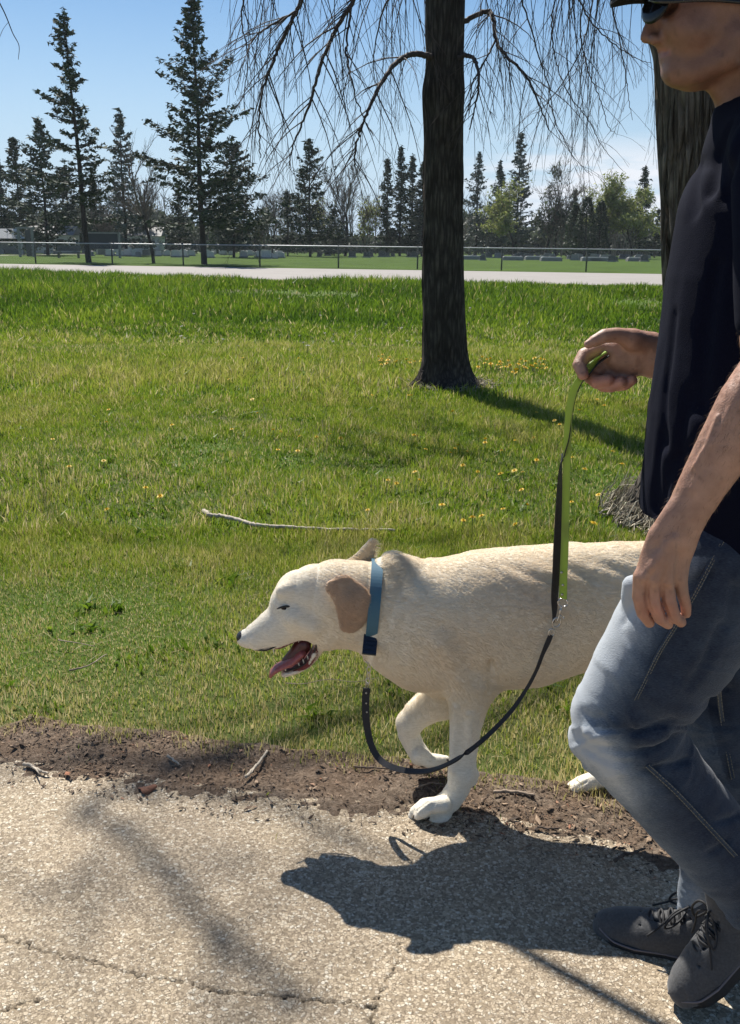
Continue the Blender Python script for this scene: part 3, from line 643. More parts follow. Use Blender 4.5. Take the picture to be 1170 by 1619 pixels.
    def build_fur(V, F, cols, n_, seed, parent):
        p, N_, cl, r = furs(V, F, n_, None, lambda i, T: cols[T[i, 0]], seed)
        q = p - CAMP; dz = q @ FWD; U = 585 + FPX * (q @ RGT) / dz; Vv = 809.5 - FPX * (q @ UPV) / dz
        mouth = (np.hypot((U - 462) / 36, (Vv - 1036) / 26) < 1.0) & (np.abs(p[:, 1] - YC) < .034); nose = (np.hypot((U - 385) / 14, (Vv - 1007) / 13) < 1); eye = (np.hypot((U - 449) / 11, (Vv - 960) / 5) < 1)
        dcol = (p - (P(596, 893, YC) + P(585, 1006, YC)) / 2) @ COLAX; k = ~(mouth | nose | eye | ((np.abs(dcol) < .006) & (U > 560) & (U < 625) & (Vv < 1060))); p, N_, cl, U, Vv = p[k], N_[k], cl[k], U[k], Vv[k]; n_ = len(p)
        face = np.clip((530 - U) / 50, 0, 1); leg = np.clip((Vv - 1090) / 60, 0, 1); ruff = np.exp(-(((U - 620) / 26) ** 2)) * np.clip((960 - Vv) / 80, 0, 1); belly = np.clip((Vv - 1060) / 30, 0, 1) * (1 - leg)
        base = np.stack([.85 - .7 * leg + .15 * face, 0 * U, -.42 - .7 * leg + .30 * face + .25 * ruff + .8 * ruff], -1)
        base += .34 * np.stack([vnoise(p * 11), vnoise(p * 11 + 5), vnoise(p * 11 + 9)], -1)
        tn = base - (base * N_).sum(1)[:, None] * N_; tn /= np.linalg.norm(tn, axis=1)[:, None] + 1e-9
        L = (.0088 * (1 - .66 * np.maximum(face, leg)) + .012 * ruff + .004 * belly) * r.uniform(.6, 1.25, n_)
        out = .11 + .40 * ruff + r.uniform(-.05, .12, n_); d = tn + N_ * out[:, None] + r.normal(0, .07, (n_, 3)); d /= np.linalg.norm(d, axis=1)[:, None]
        d2 = tn + r.normal(0, .08, (n_, 3)); d2 /= np.linalg.norm(d2, axis=1)[:, None]
        pts = np.stack([p - N_ * .0005, p + d * L[:, None] * .5, p + d * L[:, None] * .5 + (d * .35 + d2 * .65) * L[:, None] * .5], 1)
        cv = D.hair_curves.new('fur'); cv.add_curves([3] * n_); cv.position_data.foreach_set('vector', (pts - np.array(parent.location)).astype(np.float32).ravel())
        ra = cv.attributes.get('radius') or cv.attributes.new('radius', 'FLOAT', 'POINT'); ra.data.foreach_set('value', np.tile(np.array([.00026, .00021, .00005], np.float32), n_))
        ca = cv.attributes.new('coat', 'FLOAT_COLOR', 'CURVE'); cc = cl * r.uniform(.90, 1.08, (n_, 1)); ca.data.foreach_set('color', np.hstack([cc, np.ones((n_, 1))]).astype(np.float32).ravel())
        cv.materials.append(m_fur); o = D.objects.new('fur', cv); link(o, parent); return o
    COLAX = np.cross(P(596, 893, YC) - P(585, 1006, YC), [0, 1, 0]); COLAX /= np.linalg.norm(COLAX)
    m_fur, n, b, o = newmat('cream_fur_strands'); ac = nd(n, 'ShaderNodeAttribute', attribute_name='coat').outputs['Color']
    n.links.new(ac, b.inputs['Base Color']); b.inputs['Roughness'].default_value = .6; b.inputs['Specular IOR Level'].default_value = .25
    tr = nd(n, 'ShaderNodeBsdfTranslucent', {'Color': ac}); ms = nd(n, 'ShaderNodeMixShader', {0: .38, 1: b.outputs[0], 2: tr.outputs[0]}); n.links.new(ms.outputs[0], o.inputs[0])
    if 'fur' not in SKIP:
        build_fur(V, F, col, 240000, 3, dog)
        build_fur(ev, ef, np.tile(np.array([.70, .53, .38]), (len(ev), 1)), 9000, 5, dog); build_fur(ev2, ef2, np.tile(np.array([.74, .64, .48]), (len(ev2), 1)), 2500, 6, dog)
    # ---- nose, eye, mouth, teeth, tongue
    m_nose = simple('damp_black_nose', (0.022, 0.019, 0.018), .32, noise=.2, scale=300, bumpd=.0008)
    mb = MB(); mb.ell(P(385, 1007, YC), (12 * .00139, .0195, 11 * .00139), 28, 18, rot_axis((0, 1, 0), -.35))
    no = mb.build('nose', m_nose, dog)
    m_met = None; m_dark = simple('black_eyelid_skin', (0.018, 0.014, 0.012), .5)
    m_eye = simple('dark_brown_eye', (0.02, 0.010, 0.006), .08)
    for s_ in (-1, 1):
        c = P(450, 961, YC + s_ * .041); mb = MB(); mb.ell(c, (.0085, .008, .0042), 16, 10); eo = mb.build('eye', m_eye, dog)
        t = np.linspace(0, 1, 9); pts = [P(438 + 24 * a, 962.5 - 2.0 * math.sin(a * 3.1) - 3.0 * a, YC + s_ * (.0485 - .004 * abs(a - .5))) for a in t]; mb = MB(); mb.tube(pts, .0012 + .0016 * np.sin(np.pi * t) ** .6, 6); mb.build('eyelid', m_dark, eo)
    m_mouth = simple('dark_red_mouth_lining', (0.085, 0.022, 0.022), .35, noise=.35, scale=90)
    m_tong = simple('wet_pink_tongue', (0.33, 0.095, 0.095), .3, noise=.18, scale=140, bumpd=.0008)
    m_tooth = simple('ivory_tooth', (0.72, 0.66, 0.52), .3)
    T = SDF(axis([(-.26, -.13, .0016 * fine)]), axis([(YC - .035, YC + .035, .0022 * fine)]), axis([(.31, .44, .0016 * fine)]))
    T.chain(D_([(480, 1018, 14), (470, 1033, 13.5), (455, 1046, 10)]), .006, (1, 1.0, 1)); v_, f_ = T.mesh(); mth = mesh_obj('mouth_lining', v_, f_, m_mouth, dog)
    T = SDF(axis([(-.28, -.13, .0014 * fine)]), axis([(YC - .035, YC + .035, .002 * fine)]), axis([(.31, .44, .0014 * fine)]))
    T.chain(D_([(478, 1030, 7), (462, 1044, 7.5), (446, 1052, 6), (438, 1056, 6), (431, 1062, 5), (428, 1068, 3.2)], -.006), .006, (1, 2.4, 1))
    T.chain(D_([(462, 1036, 2), (444, 1044, 2), (432, 1054, 2)], -.018), .006, sub=True)
    v_, f_ = T.mesh(); mesh_obj('tongue', v_, f_, m_tong, dog)
    for u, v, du, dv, r_, w in [(473, 1009, -1, 7, 2.6, .024), (465, 1011, -1, 7, 2.4, .024), (457, 1014, -1, 6, 2.1, .024), (432, 1024, 1, 11, 2.6, .02), (488, 1042, -3, -7, 2.2, .02), (481, 1048, -3, -7, 2.2, .02), (474, 1053, -3, -6, 2, .02), (452, 1059, -4, -11, 2.3, .017)]:
        for s_ in (-1, 1):
            e_ = 1 if dv > 0 else -1
            mb = MB(); mb.tube([P(u, v - 2 * e_, YC + s_ * w), P(u + du * .5, v + dv * .5, YC + s_ * w), P(u + du, v + dv, YC + s_ * w)], [r_ * .0010, r_ * .0008, .0004], 6); mb.build('tooth', m_tooth, mth)
    mb = MB()                                                     # black lip rims
    for s_ in (-1, 1):
        pts = spline([P(u, v, YC + s_ * dy) for u, v, dy in [(404, 1027, .021), (421, 1028, .030), (440, 1020, .034), (462, 1009, .036), (484, 1001, .036), (496, 1007, .036), (500, 1017, .034), (498, 1028, .030), (489, 1044, .026), (470, 1056, .022), (450, 1062, .017)]], 6)
        mb.tube(pts, .0021, 6)
    mb.build('lips', m_dark, dog)
    m_claw = simple('dark_claw', (.10, .08, .065), .35); 
    for rows, dys in (((655, 1291), [dn - .030, dn - .010, dn + .011, dn + .030]), ((899, 1256), [dh - .028, dh - .01, dh + .01, dh + .028]), ((706, 1203), [df - .026, df - .009, df + .009, df + .026])):
        for k, dy in enumerate(dys):
            u0 = rows[0] + (2 if k in (0, 3) else -5) if rows[0] < 700 or rows[0] > 800 else rows[0]
            mb = MB(); s_ = 1 if rows[0] == 706 else -1
            mb.tube([P(u0 - s_ * 2, rows[1] - 3, YC + dy), P(u0 + s_ * 2, rows[1] - 1, YC + dy), P(u0 + s_ * 5, rows[1] + 3, YC + dy)], [.0034, .0028, .0008], 8); mb.build('claw', m_claw, dog)
    # ---- collar
    m_web, n, b, o = newmat('blue_nylon_webbing'); wv = nd(n, 'ShaderNodeTexWave', {'Vector': objco(n), 'Scale': 160.0, 'Distortion': .5}); bump(n, b, wv.outputs['Fac'], .0006)
    n.links.new(ramp(n, wv.outputs['Fac'], [(0, (.045, .125, .185)), (1, (.085, .21, .29))]), b.inputs['Base Color']); b.inputs['Roughness'].default_value = .6
    cA = P(596, 893, YC); cB = P(585, 1006, YC); c = (cA + cB) / 2; up = (cA - cB) / 2; ph = np.linspace(0, 2 * np.pi, 73)
    a_ = up * 1.09; b_ = np.array([0, .0935, 0])
    pts = c + np.cos(ph)[:, None] * a_ + np.sin(ph)[:, None] * b_
    axd = np.cross(a_, b_); axd /= np.linalg.norm(axd)
    axd = axd + 0 * axd; mb = MB(); mb.ribbon(pts, axd, .025, .0035); collar = mb.build('collar', m_web, dog, smooth=False)
    m_buck = simple('navy_plastic_buckle', (.012, .018, .035), .3)
    bc = hit(S, 585, 1014) + np.array([0, -.006, -.004]); mb = MB()
    R_ = np.array(Matrix.Rotation(math.radians(6), 3, 'Y')) @ np.array(Matrix.Rotation(math.radians(-38), 3, 'X'))
    mb.box(bc, (.030, .010, .046), R_); mb.box(bc + R_ @ np.array([0, -.006, .010]), (.026, .004, .007), R_); mb.box(bc + R_ @ np.array([0, -.006, -.010]), (.026, .004, .007), R_); mb.box(bc + R_ @ np.array([0, -.006, .0]), (.018, .003, .006), R_)
    mb.build('buckle', m_buck, collar, smooth=False)
    m_met = simple('shiny_nickel', (.62, .60, .56), .22, metal=1.0)
    rc = P(585, 1040, YC - .03); ph = np.linspace(0, 2 * np.pi, 25); mb = MB(); mb.tube([rc + np.array([math.cos(a) * .015, 0, math.sin(a) * .013]) for a in ph], .0016, 8, False)
    mb.build('ring', m_met, collar)
# ================================================================== MAN WITH THE LEAD
YM = 1.42; YNA = 1.185; YFA = 1.62; YNL = 1.335; YFL = 1.50
def M_(rows, Y): return CH([(u, v, Y, r) for u, v, r in rows])
def M4(rows): return CH(rows)
if 'man' not in SKIP:
    fm_ = 1.0 if 'lod' not in SKIP else 1.8
    man = empty('person', (0.62, YM, 0)); tag(man, 'man in navy t-shirt, faded jeans and black cap walking left holding the dog lead', 'person')
    # ---------------- skin: head, neck, torso core, arms and hands, legs in one surface
    S = SDF(axis([(.30, .50, .0020 * fm_), (.50, .98, .0045 * fm_)]),
            axis([(1.10, 1.25, .0022 * fm_), (1.25, 1.58, .004 * fm_), (1.58, 1.70, .0022 * fm_)]),
            axis([(.04, .66, .008 * fm_), (.66, .84, .0022 * fm_), (.84, 1.03, .005 * fm_), (1.03, 1.14, .0022 * fm_), (1.14, 1.46, .006 * fm_), (1.46, 1.86, .003 * fm_)]))
    YH = YM
    S.ell(P(1146, -12, YH), (.098, .077, .098), .02)
    S.ell(P(1104, 52, YH), (.050, .056, .074), .02)
    S.chain(M_([(1068, 90, 19), (1066, 112, 18)], YH), .012, (1, 1.5, 1))                 # muzzle and chin
    for s_ in (-1, 1):
        S.chain(M4([(1072, 115, YH + s_ * .016, 15), (1104, 113, YH + s_ * .036, 16), (1152, 90, YH + s_ * .052, 22), (1166, 60, YH + s_ * .058, 22)]), .018)   # jaw
        S.chain(M4([(1078, 40, YH + s_ * .036, 18), (1100, 48, YH + s_ * .048, 20)]), .02)   # cheekbone
        S.chain(M4([(1034, 62, YH + s_ * .012, 8.5), (1042, 61, YH + s_ * .015, 8)]), .008)      # nostril wing
        S.chain(M4([(1046, -6, YH + s_ * .018, 13), (1060, -8, YH + s_ * .040, 13)]), .012)    # brow
    S.chain(M_([(1047, 4, 12), (1034, 30, 10.5), (1024.5, 50, 9.5), (1022.5, 58, 9.8)], YH), .007, (1, .95, 1))  # nose
    S.chain(M_([(1036, 60, 9), (1050, 66, 12)], YH), .008, (1, .9, 1))
    S.chain(M_([(1055, 76, 11.5), (1062, 76, 12)], YH), .006, (1, 1.7, 1))                # upper lip
    S.chain(M_([(1056, 90, 10), (1064, 90, 12)], YH), .006, (1, 1.6, 1))                     # lower lip
    for s_ in (-1, 1):
        S.chain(M4([(1043, 82.5, YH + s_ * .004, 1.6), (1050, 82.5, YH + s_ * .020, 1.6), (1058, 80, YH + s_ * .031, 1.4)]), .004, sub=True)
        S.chain(M4([(1030, 68, YH + s_ * .007, 2.6), (1033, 63, YH + s_ * .008, 2.2)]), .003, sub=True)
        S.ell(P(1056, 8, YH + s_ * .031), (.014, .015, .010), .01, sub=True)
        S.chain(M4([(1186, 18, YH + s_ * .076, 13), (1190, 38, YH + s_ * .076, 11), (1184, 52, YH + s_ * .073, 8)]), .004, (1, .5, 1))   # ear
        S.chain(M4([(1186, 20, YH + s_ * .085, 7), (1187, 34, YH + s_ * .085, 5)]), .004, sub=True)
    S.chain(M_([(1186, 60, 60), (1200, 130, 63), (1212, 200, 70)], YH), .02, (1, .88, 1))   # neck
    S.chain(M4([(1128, 128, YH, 6), (1136, 146, YH, 8)]), .02, (1, 1.5, 1))                    # throat
    S.chain(M_([(1212, 200, 70), (1205, 330, 105), (1190, 500, 105), (1180, 700, 105), (1172, 860, 105)], YM), .03, (1, 1.25, 1))
    S.chain(M_([(1165, 870, 85), (1090, 990, 62), (1008, 1130, 42), (1090, 1262, 34), (1185, 1400, 26)], YNL), .02)
    S.chain(M_([(1165, 870, 85), (1150, 1020, 68), (1150, 1150, 50), (1130, 1290, 42), (1104, 1470, 26)], YFL), .02)
    S.chain(M4([(1218, 245, YM - .12, 52), (1222, 255, YNA + .05, 52), (1226, 400, YNA + .02, 48), (1222, 520, YNA + .01, 44)]), .02)
    # near forearm and hanging hand
    S.chain(M4([(1222, 520, YNA + .01, 44), (1220, 582, YNA + .01, 47), (1186, 640, YNA, 51), (1146, 708, YNA, 45), (1108, 772, YNA, 37.5), (1078, 826, YNA, 32), (1067, 848, YNA, 32)]), .02, (1, .86, 1))
    S.chain(M4([(1074, 826, YNA - .004, 30), (1057, 858, YNA, 36), (1047, 884, YNA, 36), (1044, 898, YNA, 34)]), .016, (1, .50, 1))
    S.chain(M4([(1066, 855, YNA, 30), (1069, 900, YNA, 19)]), .014, (1, .60, 1))
    yb = YNA - .006
    FN = [[(1034, 880, yb, 13), (1014, 912, yb + .001, 13), (1010.5, 944, yb + .002, 11), (1016, 969, yb + .010, 10), (1027, 985, yb + .020, 8)],
          [(1046, 880, yb - .003, 13), (1034, 916, yb - .004, 12.5), (1034, 952, yb - .003, 11), (1043, 977, yb + .006, 10), (1056, 987, yb + .016, 8.2)],
          [(1058, 880, yb - .003, 12), (1055, 916, yb - .003, 12), (1058, 950, yb - .002, 10.8), (1067, 975, yb + .006, 9.8), (1077, 984, yb + .016, 8)],
          [(1070, 880, yb + .002, 11), (1075, 912, yb + .003, 11), (1079, 938, yb + .004, 9.8), (1084, 958, yb + .010, 8.8), (1085, 970, yb + .018, 7.4)]]
    for f in FN:
        S.chain(M4(f[:2]), .007); S.chain(M4(f[1:]), .0026)
    for rows in ([(1024, 916, 1.6), (1022, 945, 2.6), (1030, 968, 2.6), (1042, 984, 2.2)], [(1045, 918, 1.6), (1046, 948, 2.6), (1055, 972, 2.6), (1066, 984, 2.2)], [(1066, 914, 1.6), (1069, 942, 2.6), (1076, 962, 2.4), (1082, 972, 2)]): S.chain(HR(S, rows, -.0005), .0035, sub=True)
    S.chain(M4([(1050, 868, YNA + .02, 20), (1024, 898, YNA + .034, 17), (1016, 924, YNA + .042, 13), (1020, 944, YNA + .046, 10)]), .010)         # thumb, on the thigh side
    for u0, v0, u1, v1 in ((1062, 850, 1018, 914), (1064, 852, 1037, 920), (1068, 852, 1058, 922)):                # tendons
        h0 = hit(S, u0, v0); h1 = hit(S, u1, v1); S.chain(np.array([[*(h0 + [0, .0025, 0]), .0026], [*(h1 + [0, .0010, 0]), .0034]]), .007)
    for rows in ([(1176, 600, 3), (1150, 660, 3), (1128, 700, 3.4), (1105, 745, 3), (1096, 775, 2.5)], [(1135, 660, 2.4), (1118, 705, 3), (1098, 740, 2.6)], [(1052, 862, 2.6), (1046, 884, 2.6), (1030, 900, 2.4)]):   # veins
        S.chain(HR(S, rows, .0018), .006)
    # far forearm and the hand that closes round the lead
    yf = YFA
    S.chain(M4([(1225, 260, YM + .15, 50), (1228, 400, yf, 42), (1220, 560, yf, 40), (1150, 572, yf, 38), (1085, 568, yf, 31), (1040, 566, yf, 29.5)]), .02)
    S.chain(M4([(1042, 566, yf, 30), (1012, 562, yf, 31), (988, 562, yf + .006, 29)]), .014, (1, .62, 1))
    S.chain(M4([(1030, 545, yf - .006, 20), (1000, 538, yf - .020, 17)]), .012)
    S.chain(M4([(1002, 536, yf - .020, 15.5), (975, 530, yf - .026, 12), (956, 531, yf - .028, 11), (940, 539, yf - .028, 9.5), (930, 544, yf - .028, 7)]), .006)  # thumb on top
    idx_ = [(982, 545, yf + .014, 14), (950, 552, yf + .020, 12.5), (924, 562, yf + .014, 12), (916, 577, yf + .002, 10.8), (922, 592, yf - .012, 9)]
    mid_ = [(988, 556, yf + .016, 14), (958, 575, yf + .022, 12.5), (934, 595, yf + .014, 12), (944, 604, yf - .004, 11), (962, 601, yf - .018, 9.2)]
    rng_ = [(992, 566, yf + .014, 14), (972, 590, yf + .018, 12.5), (954, 608, yf + .006, 11.5), (966, 610, yf - .010, 10.8), (982, 604, yf - .020, 9)]
    pnk_ = [(1000, 575, yf + .008, 14), (992, 594, yf + .008, 12), (978, 609, yf + .000, 10), (988, 608, yf - .012, 9.5), (1000, 601, yf - .018, 8)]
    for f in (idx_, mid_, rng_, pnk_):
        S.chain(M4(f[:2]), .010); S.chain(M4(f[1:]), .003)
    S.chain(HR(S, [(1045, 82, 2.2), (1051, 82, 3.2), (1059, 79, 2.6)]), .0018, sub=True); S.chain(HR(S, [(1025, 66, 2.4), (1031, 62, 3.2), (1036, 63, 2.2)]), .002, sub=True)
    S.chain(HR(S, [(1040, 52, 1.6), (1045, 60, 2.0), (1046, 68, 1.6)]), .006, sub=True)
    V, F = S.mesh(); nrm = vnormals(V, F); U_, V_ = uvof(V)
    V = V + nrm * (.00035 * fbm(V * 120, 2))[:, None]
    base = np.array([.42, .24, .165]); col = np.tile(base, (len(V), 1)); red = np.array([.50, .235, .175])
    k_ = np.clip(1 - np.hypot((U_ - 1045) / 60, (V_ - 965) / 40), 0, 1) + np.clip((V_ - 580) / 20, 0, 1) * (U_ < 1010) * (V_ < 640)
    col += (red - col) * np.clip(k_ * .8, 0, 1)[:, None]; col *= (1 + .11 * fbm(V * 34, 3))[:, None]; mot = np.clip(fbm(V * 16 + 4, 2), 0, 1)[:, None]; col = col * (1 - mot * np.array([.02, .10, .12])); fr = np.clip(fbm(V * 150 + 9, 1) - .62, 0, 1)[:, None]; col = col * (1 - 1.1 * fr)
    face = np.clip((260 - V_) / 40, 0, 1); col = col * (1 - face[:, None] * np.array([.50, .55, .56]))  # shade on the backlit face put into the skin colour
    arm = (V_ > 480) & (V_ < 860) & (U_ > 1040); col[arm] *= (1 - .12 * np.clip(fbm(V[arm] * [60, 60, 160], 2), 0, 1))[:, None]
    lip = (np.hypot((U_ - 1050) / 12, (V_ - 83) / 8) < 1); col[lip] = col[lip] * .7 + np.array([.40, .16, .14]) * .3
    m_skin, n, b, o = newmat('tanned_skin_shaded_face'); ac = nd(n, 'ShaderNodeAttribute', attribute_name='tone').outputs['Color']; co = objco(n)
    zz = nd(n, 'ShaderNodeTexNoise', {'Vector': co, 'Scale': 420.0, 'Detail': 3.0}).outputs['Fac']; z2 = nd(n, 'ShaderNodeTexNoise', {'Vector': co, 'Scale': 70.0, 'Detail': 4.0}).outputs['Fac']
    mm = nd(n, 'ShaderNodeMix', {'Factor': 1.0, 'A': ac, 'B': ramp(n, z2, [(.3, (.82, .78, .76)), (.7, (1, 1, 1))])}, data_type='RGBA', blend_type='MULTIPLY')
    n.links.new(mm.outputs['Result'], b.inputs['Base Color']); b.inputs['Roughness'].default_value = .5; b.inputs['Subsurface Weight'].default_value = .12; b.inputs['Subsurface Radius'].default_value = (.012, .005, .003); b.inputs['Subsurface Scale'].default_value = .5
    bump(n, b, zz, .0006)
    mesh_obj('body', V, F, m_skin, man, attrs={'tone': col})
    SB = S
    # arm hair
    r = np.random.RandomState(6); T3 = np.vstack([F[:, [0, 1, 2]], F[:, [0, 2, 3]]]); cen = V[T3].mean(1); uu, vv = uvof(cen)
    sel = np.where((vv > 480) & (vv < 850) & (uu > 1030) & (cen[:, 1] < 1.3))[0]
    if len(sel):
        i = r.choice(sel, 1500); p = cen[i] + r.normal(0, .001, (1500, 3)); nn = nrm[T3[i, 0]]; ax = np.array([-.35, .1, -.9]); d = ax - (nn @ ax)[:, None] * nn + r.normal(0, .25, (1500, 3)); d /= np.linalg.norm(d, axis=1)[:, None]
        L = r.uniform(.004, .010, 1500)[:, None]; pts = np.stack([p, p + (d + nn * .35) * L * .5, p + (d + nn * .2) * L], 1)
        cv = D.hair_curves.new('arm_hair'); cv.add_curves([3] * 1500); cv.position_data.foreach_set('vector', (pts - np.array(man.location)).astype(np.float32).ravel())
        ra = cv.attributes.get('radius') or cv.attributes.new('radius', 'FLOAT', 'POINT'); ra.data.foreach_set('value', np.tile(np.array([.00012, .0001, .00003], np.float32), 1500))
        cv.materials.append(simple('light_brown_hair', (.12, .075, .04), .5)); link(D.objects.new('arm_hair', cv), man)
    # ---------------- head wear
    m_cap = simple('black_cotton_cap', (.006, .006, .008), .8, noise=.15, scale=500, bumpd=.0008, sheen=.05)
    c0 = P(1146, -30, YH); mb = MB(); th = np.linspace(0, math.pi * .56, 12); ph = np.linspace(0, 2 * np.pi, 41)[:-1]
    Vc = np.array([[.108 * math.sin(t) * math.cos(p), .086 * math.sin(t) * math.sin(p), .112 * math.cos(t)] for t in th for p in ph]) + c0; nu = 40
    Q = [[i * nu + j, (i + 1) * nu + j, (i + 1) * nu + (j + 1) % nu, i * nu + (j + 1) % nu] for i in range(11) for j in range(nu)]; mb.add(Vc, Q)
    cap = mb.build('cap', m_cap, man)
    mb = MB(); tip = P(966, -12, YH); root = P(1070, -16, YH); n_ = 14; rows_ = []
    for i in range(n_):
        t = i / (n_ - 1); cc = root + (tip - root) * t; wv = .072 * math.sqrt(max(0, 1 - max(0, t - .15) ** 2 / .7225)) + .001; row = []
        for j in range(13):
            s_ = j / 6.0 - 1; row.append(cc + np.array([.012 * (abs(s_) ** 2) * (1 - t) - 0, s_ * wv, .014 - .026 * s_ * s_ * (.6 + .4 * t) + .010 * math.sin(t * 3.1) - .018 * t * 0]))
        rows_.append(row)
    Vt = np.array(rows_).reshape(-1, 3); Q = gridq(n_, 13); k_ = len(Vt); Vb = Vt - [0, 0, .004]
    ed = [j for j in range(12)]; mb.add(np.vstack([Vt, Vb]), np.vstack([Q, Q[:, ::-1] + k_, [[(n_ - 1) * 13 + j, (n_ - 1) * 13 + j + 1, k_ + (n_ - 1) * 13 + j + 1, k_ + (n_ - 1) * 13 + j] for j in ed], [[i * 13, (i + 1) * 13, k_ + (i + 1) * 13, k_ + i * 13] for i in range(n_ - 1)], [[i * 13 + 12, k_ + i * 13 + 12, k_ + (i + 1) * 13 + 12, (i + 1) * 13 + 12] for i in range(n_ - 1)]]))
    mb.build('peak', m_cap, cap)
    m_lens = simple('dark_sunglass_lens', (.006, .006, .008), .12, spec=.25); m_frame = simple('black_glasses_frame', (.012, .012, .013), .25)
    gl = None
    for s_ in (-1, 1):
        cc = P(1036, 10, YH + s_ * .031); R_ = rot_axis((0, 0, 1), s_ * math.radians(-24)) @ rot_axis((0, 1, 0), math.radians(8)); mb = MB()
        if gl is None:
            mb.tube(spline([P(1024, 2, YH), P(1026, 0, YH - .010), P(1030, 0, YH - .034), P(1041, 2, YH - .056), P(1066, 2, YH - .066), P(1120, 0, YH - .074), P(1180, 4, YH - .080)], 6), .0026, 8)
            mb.tube(spline([P(1024, 2, YH), P(1026, 0, YH + .010), P(1030, 0, YH + .034), P(1041, 2, YH + .056), P(1066, 2, YH + .066), P(1120, 0, YH + .074), P(1180, 4, YH + .080)], 6), .0026, 8)
            gl = mb.build('sunglasses', m_frame, man); mb = MB()
        mb.ell(cc, (.0035, .027, .0215), 20, 12, R_); mb.build('lens', m_lens, gl)
    # short hair under the cap
    # ---------------- t-shirt
    SJ_lod = fm_
    T = SDF(axis([(.38, 1.0, .0045 * fm_)]), axis([(1.10, 1.72, .0045 * fm_)]), axis([(.72, 1.56, .0045 * fm_)]))
    T.chain(M_([(1222, 250, 104), (1212, 350, 134), (1200, 450, 140), (1188, 560, 143), (1179, 660, 148), (1172, 760, 151), (1167, 850, 150)], YM), .03, (1, 1.28, 1))
    T.chain(M4([(1222, 238, YM - .15, 62), (1216, 205, YM - .05, 66), (1216, 205, YM + .05, 66), (1222, 238, YM + .15, 62)]), .03)
    T.chain(M_([(1190, 178, 56), (1200, 220, 74)], YM), .02)
    T.chain(M4([(1222, 240, YNA + .055, 66), (1229, 380, YNA + .02, 66), (1228, 500, YNA + .008, 62)]), .02)
    T.chain(M4([(1222, 240, YFA - .02, 60), (1229, 380, YFA, 58), (1228, 480, YFA, 55)]), .02)
    # drape folds
    for rows, rr in (([(1120, 190), (1104, 260), (1096, 330)], .007), ([(1150, 200), (1130, 250), (1122, 300)], .008), ([(1168, 210), (1152, 260), (1146, 310)], .006), ([(1062, 500), (1052, 620), (1050, 700)], .008), ([(1090, 620), (1075, 700), (1072, 790)], .009), ([(1092, 706), (1066, 728), (1048, 760), (1040, 806)], .007), ([(1130, 420), (1110, 520), (1104, 640)], .010), ([(1046, 690), (1036, 740), (1030, 800)], .006)):
        h = [hit(T, u, v) for u, v in rows]; T.chain(np.array([[*p, rr * f_] for p, f_ in zip(h, np.linspace(.5, 1, len(h)))]), .016, sub=True)
    zh = P(1030, 826, 1.42)[2]; X, Yg, Z = np.meshgrid(*T.ax, indexing='ij', sparse=True)
    T.F = np.maximum(T.F, (zh - .012 * np.sin((X - .5) * 30) - .03 * (X - .50) - Z).astype(np.float32))
    nk = P(1196, 150, YM); T.ell(nk + [0, 0, .015], (.062, .060, .045), .006, sub=True)
    v_, f_ = T.mesh(); nn = vnormals(v_, f_); w_ = np.clip((1.40 - v_[:, 2]) / .4, .3, 1)
    wr = fbm(np.stack([v_[:, 0] * 13 + v_[:, 2] * 3, v_[:, 1] * 13, v_[:, 2] * 5], -1), 3); v_ = v_ + nn * (wr * .0055 * w_)[:, None]
    m_shirt, n, b, o = newmat('navy_cotton_jersey'); co = objco(n)
    zz = nd(n, 'ShaderNodeTexNoise', {'Vector': nd(n, 'ShaderNodeMapping', {'Vector': co, 'Scale': (900, 900, 500)}).outputs[0], 'Scale': 1.0, 'Detail': 2.0}).outputs['Fac']
    n.links.new(ramp(n, zz, [(.3, (.0025, .0035, .011)), (.7, (.005, .0065, .018))]), b.inputs['Base Color']); b.inputs['Roughness'].default_value = .95; b.inputs['Specular IOR Level'].default_value = .10; bump(n, b, zz, .0008)
    shirt = mesh_obj('t_shirt', v_, f_, m_shirt, man)
    # ---------------- jeans
    J = SDF(axis([(.26, 1.0, .0042 * fm_)]), axis([(1.17, 1.66, .0042 * fm_)]), axis([(.06, .90, .0042 * fm_)]))
    J.chain(M_([(1180, 800, 116), (1180, 880, 118)], YM), .03, (1, 1.22, 1))
    J.chain(M_([(1146, 895, 112), (1090, 978, 108), (1034, 1062, 97), (990, 1126, 82), (986, 1156, 79)], YNL), .03, (1, .86, 1))
    J.chain(M_([(986, 1156, 79), (1016, 1196, 75), (1074, 1268, 70), (1130, 1332, 66), (1184, 1392, 60), (1200, 1420, 58)], YNL), .02, (1, .84, 1))
    J.chain(M_([(1150, 900, 108), (1150, 1020, 96), (1148, 1150, 78), (1136, 1280, 60), (1117, 1390, 42), (1108, 1440, 36), (1108, 1494, 33)], YFL), .03, (1, .9, 1))
    J.chain(M_([(1000, 926, 15), (996, 942, 12)], YNL - .01), .02)
    # knee and crotch folds
    for rows, rr in (([(918, 1122), (938, 1136), (962, 1132)], .0045), ([(985, 1160), (1020, 1158), (1060, 1140)], .009), ([(950, 1186), (1000, 1190), (1055, 1168), (1075, 1160)], .009), ([(925, 1186), (960, 1206), (1010, 1208)], .007), ([(995, 1222), (1045, 1212), (1090, 1200)], .006), ([(1120, 905), (1090, 925), (1050, 930)], .006), ([(1140, 990), (1120, 1040), (1090, 1090)], .009), ([(1160, 930), (1150, 990)], .009), ([(1150, 1090), (1120, 1110)], .006), ([(1150, 1330), (1120, 1350)], .006), ([(1165, 1290), (1130, 1300)], .005), ([(1085, 1440), (1100, 1470)], .005), ([(1080, 1405), (1098, 1412)], .005), ([(1000, 950), (985, 985)], .006)):
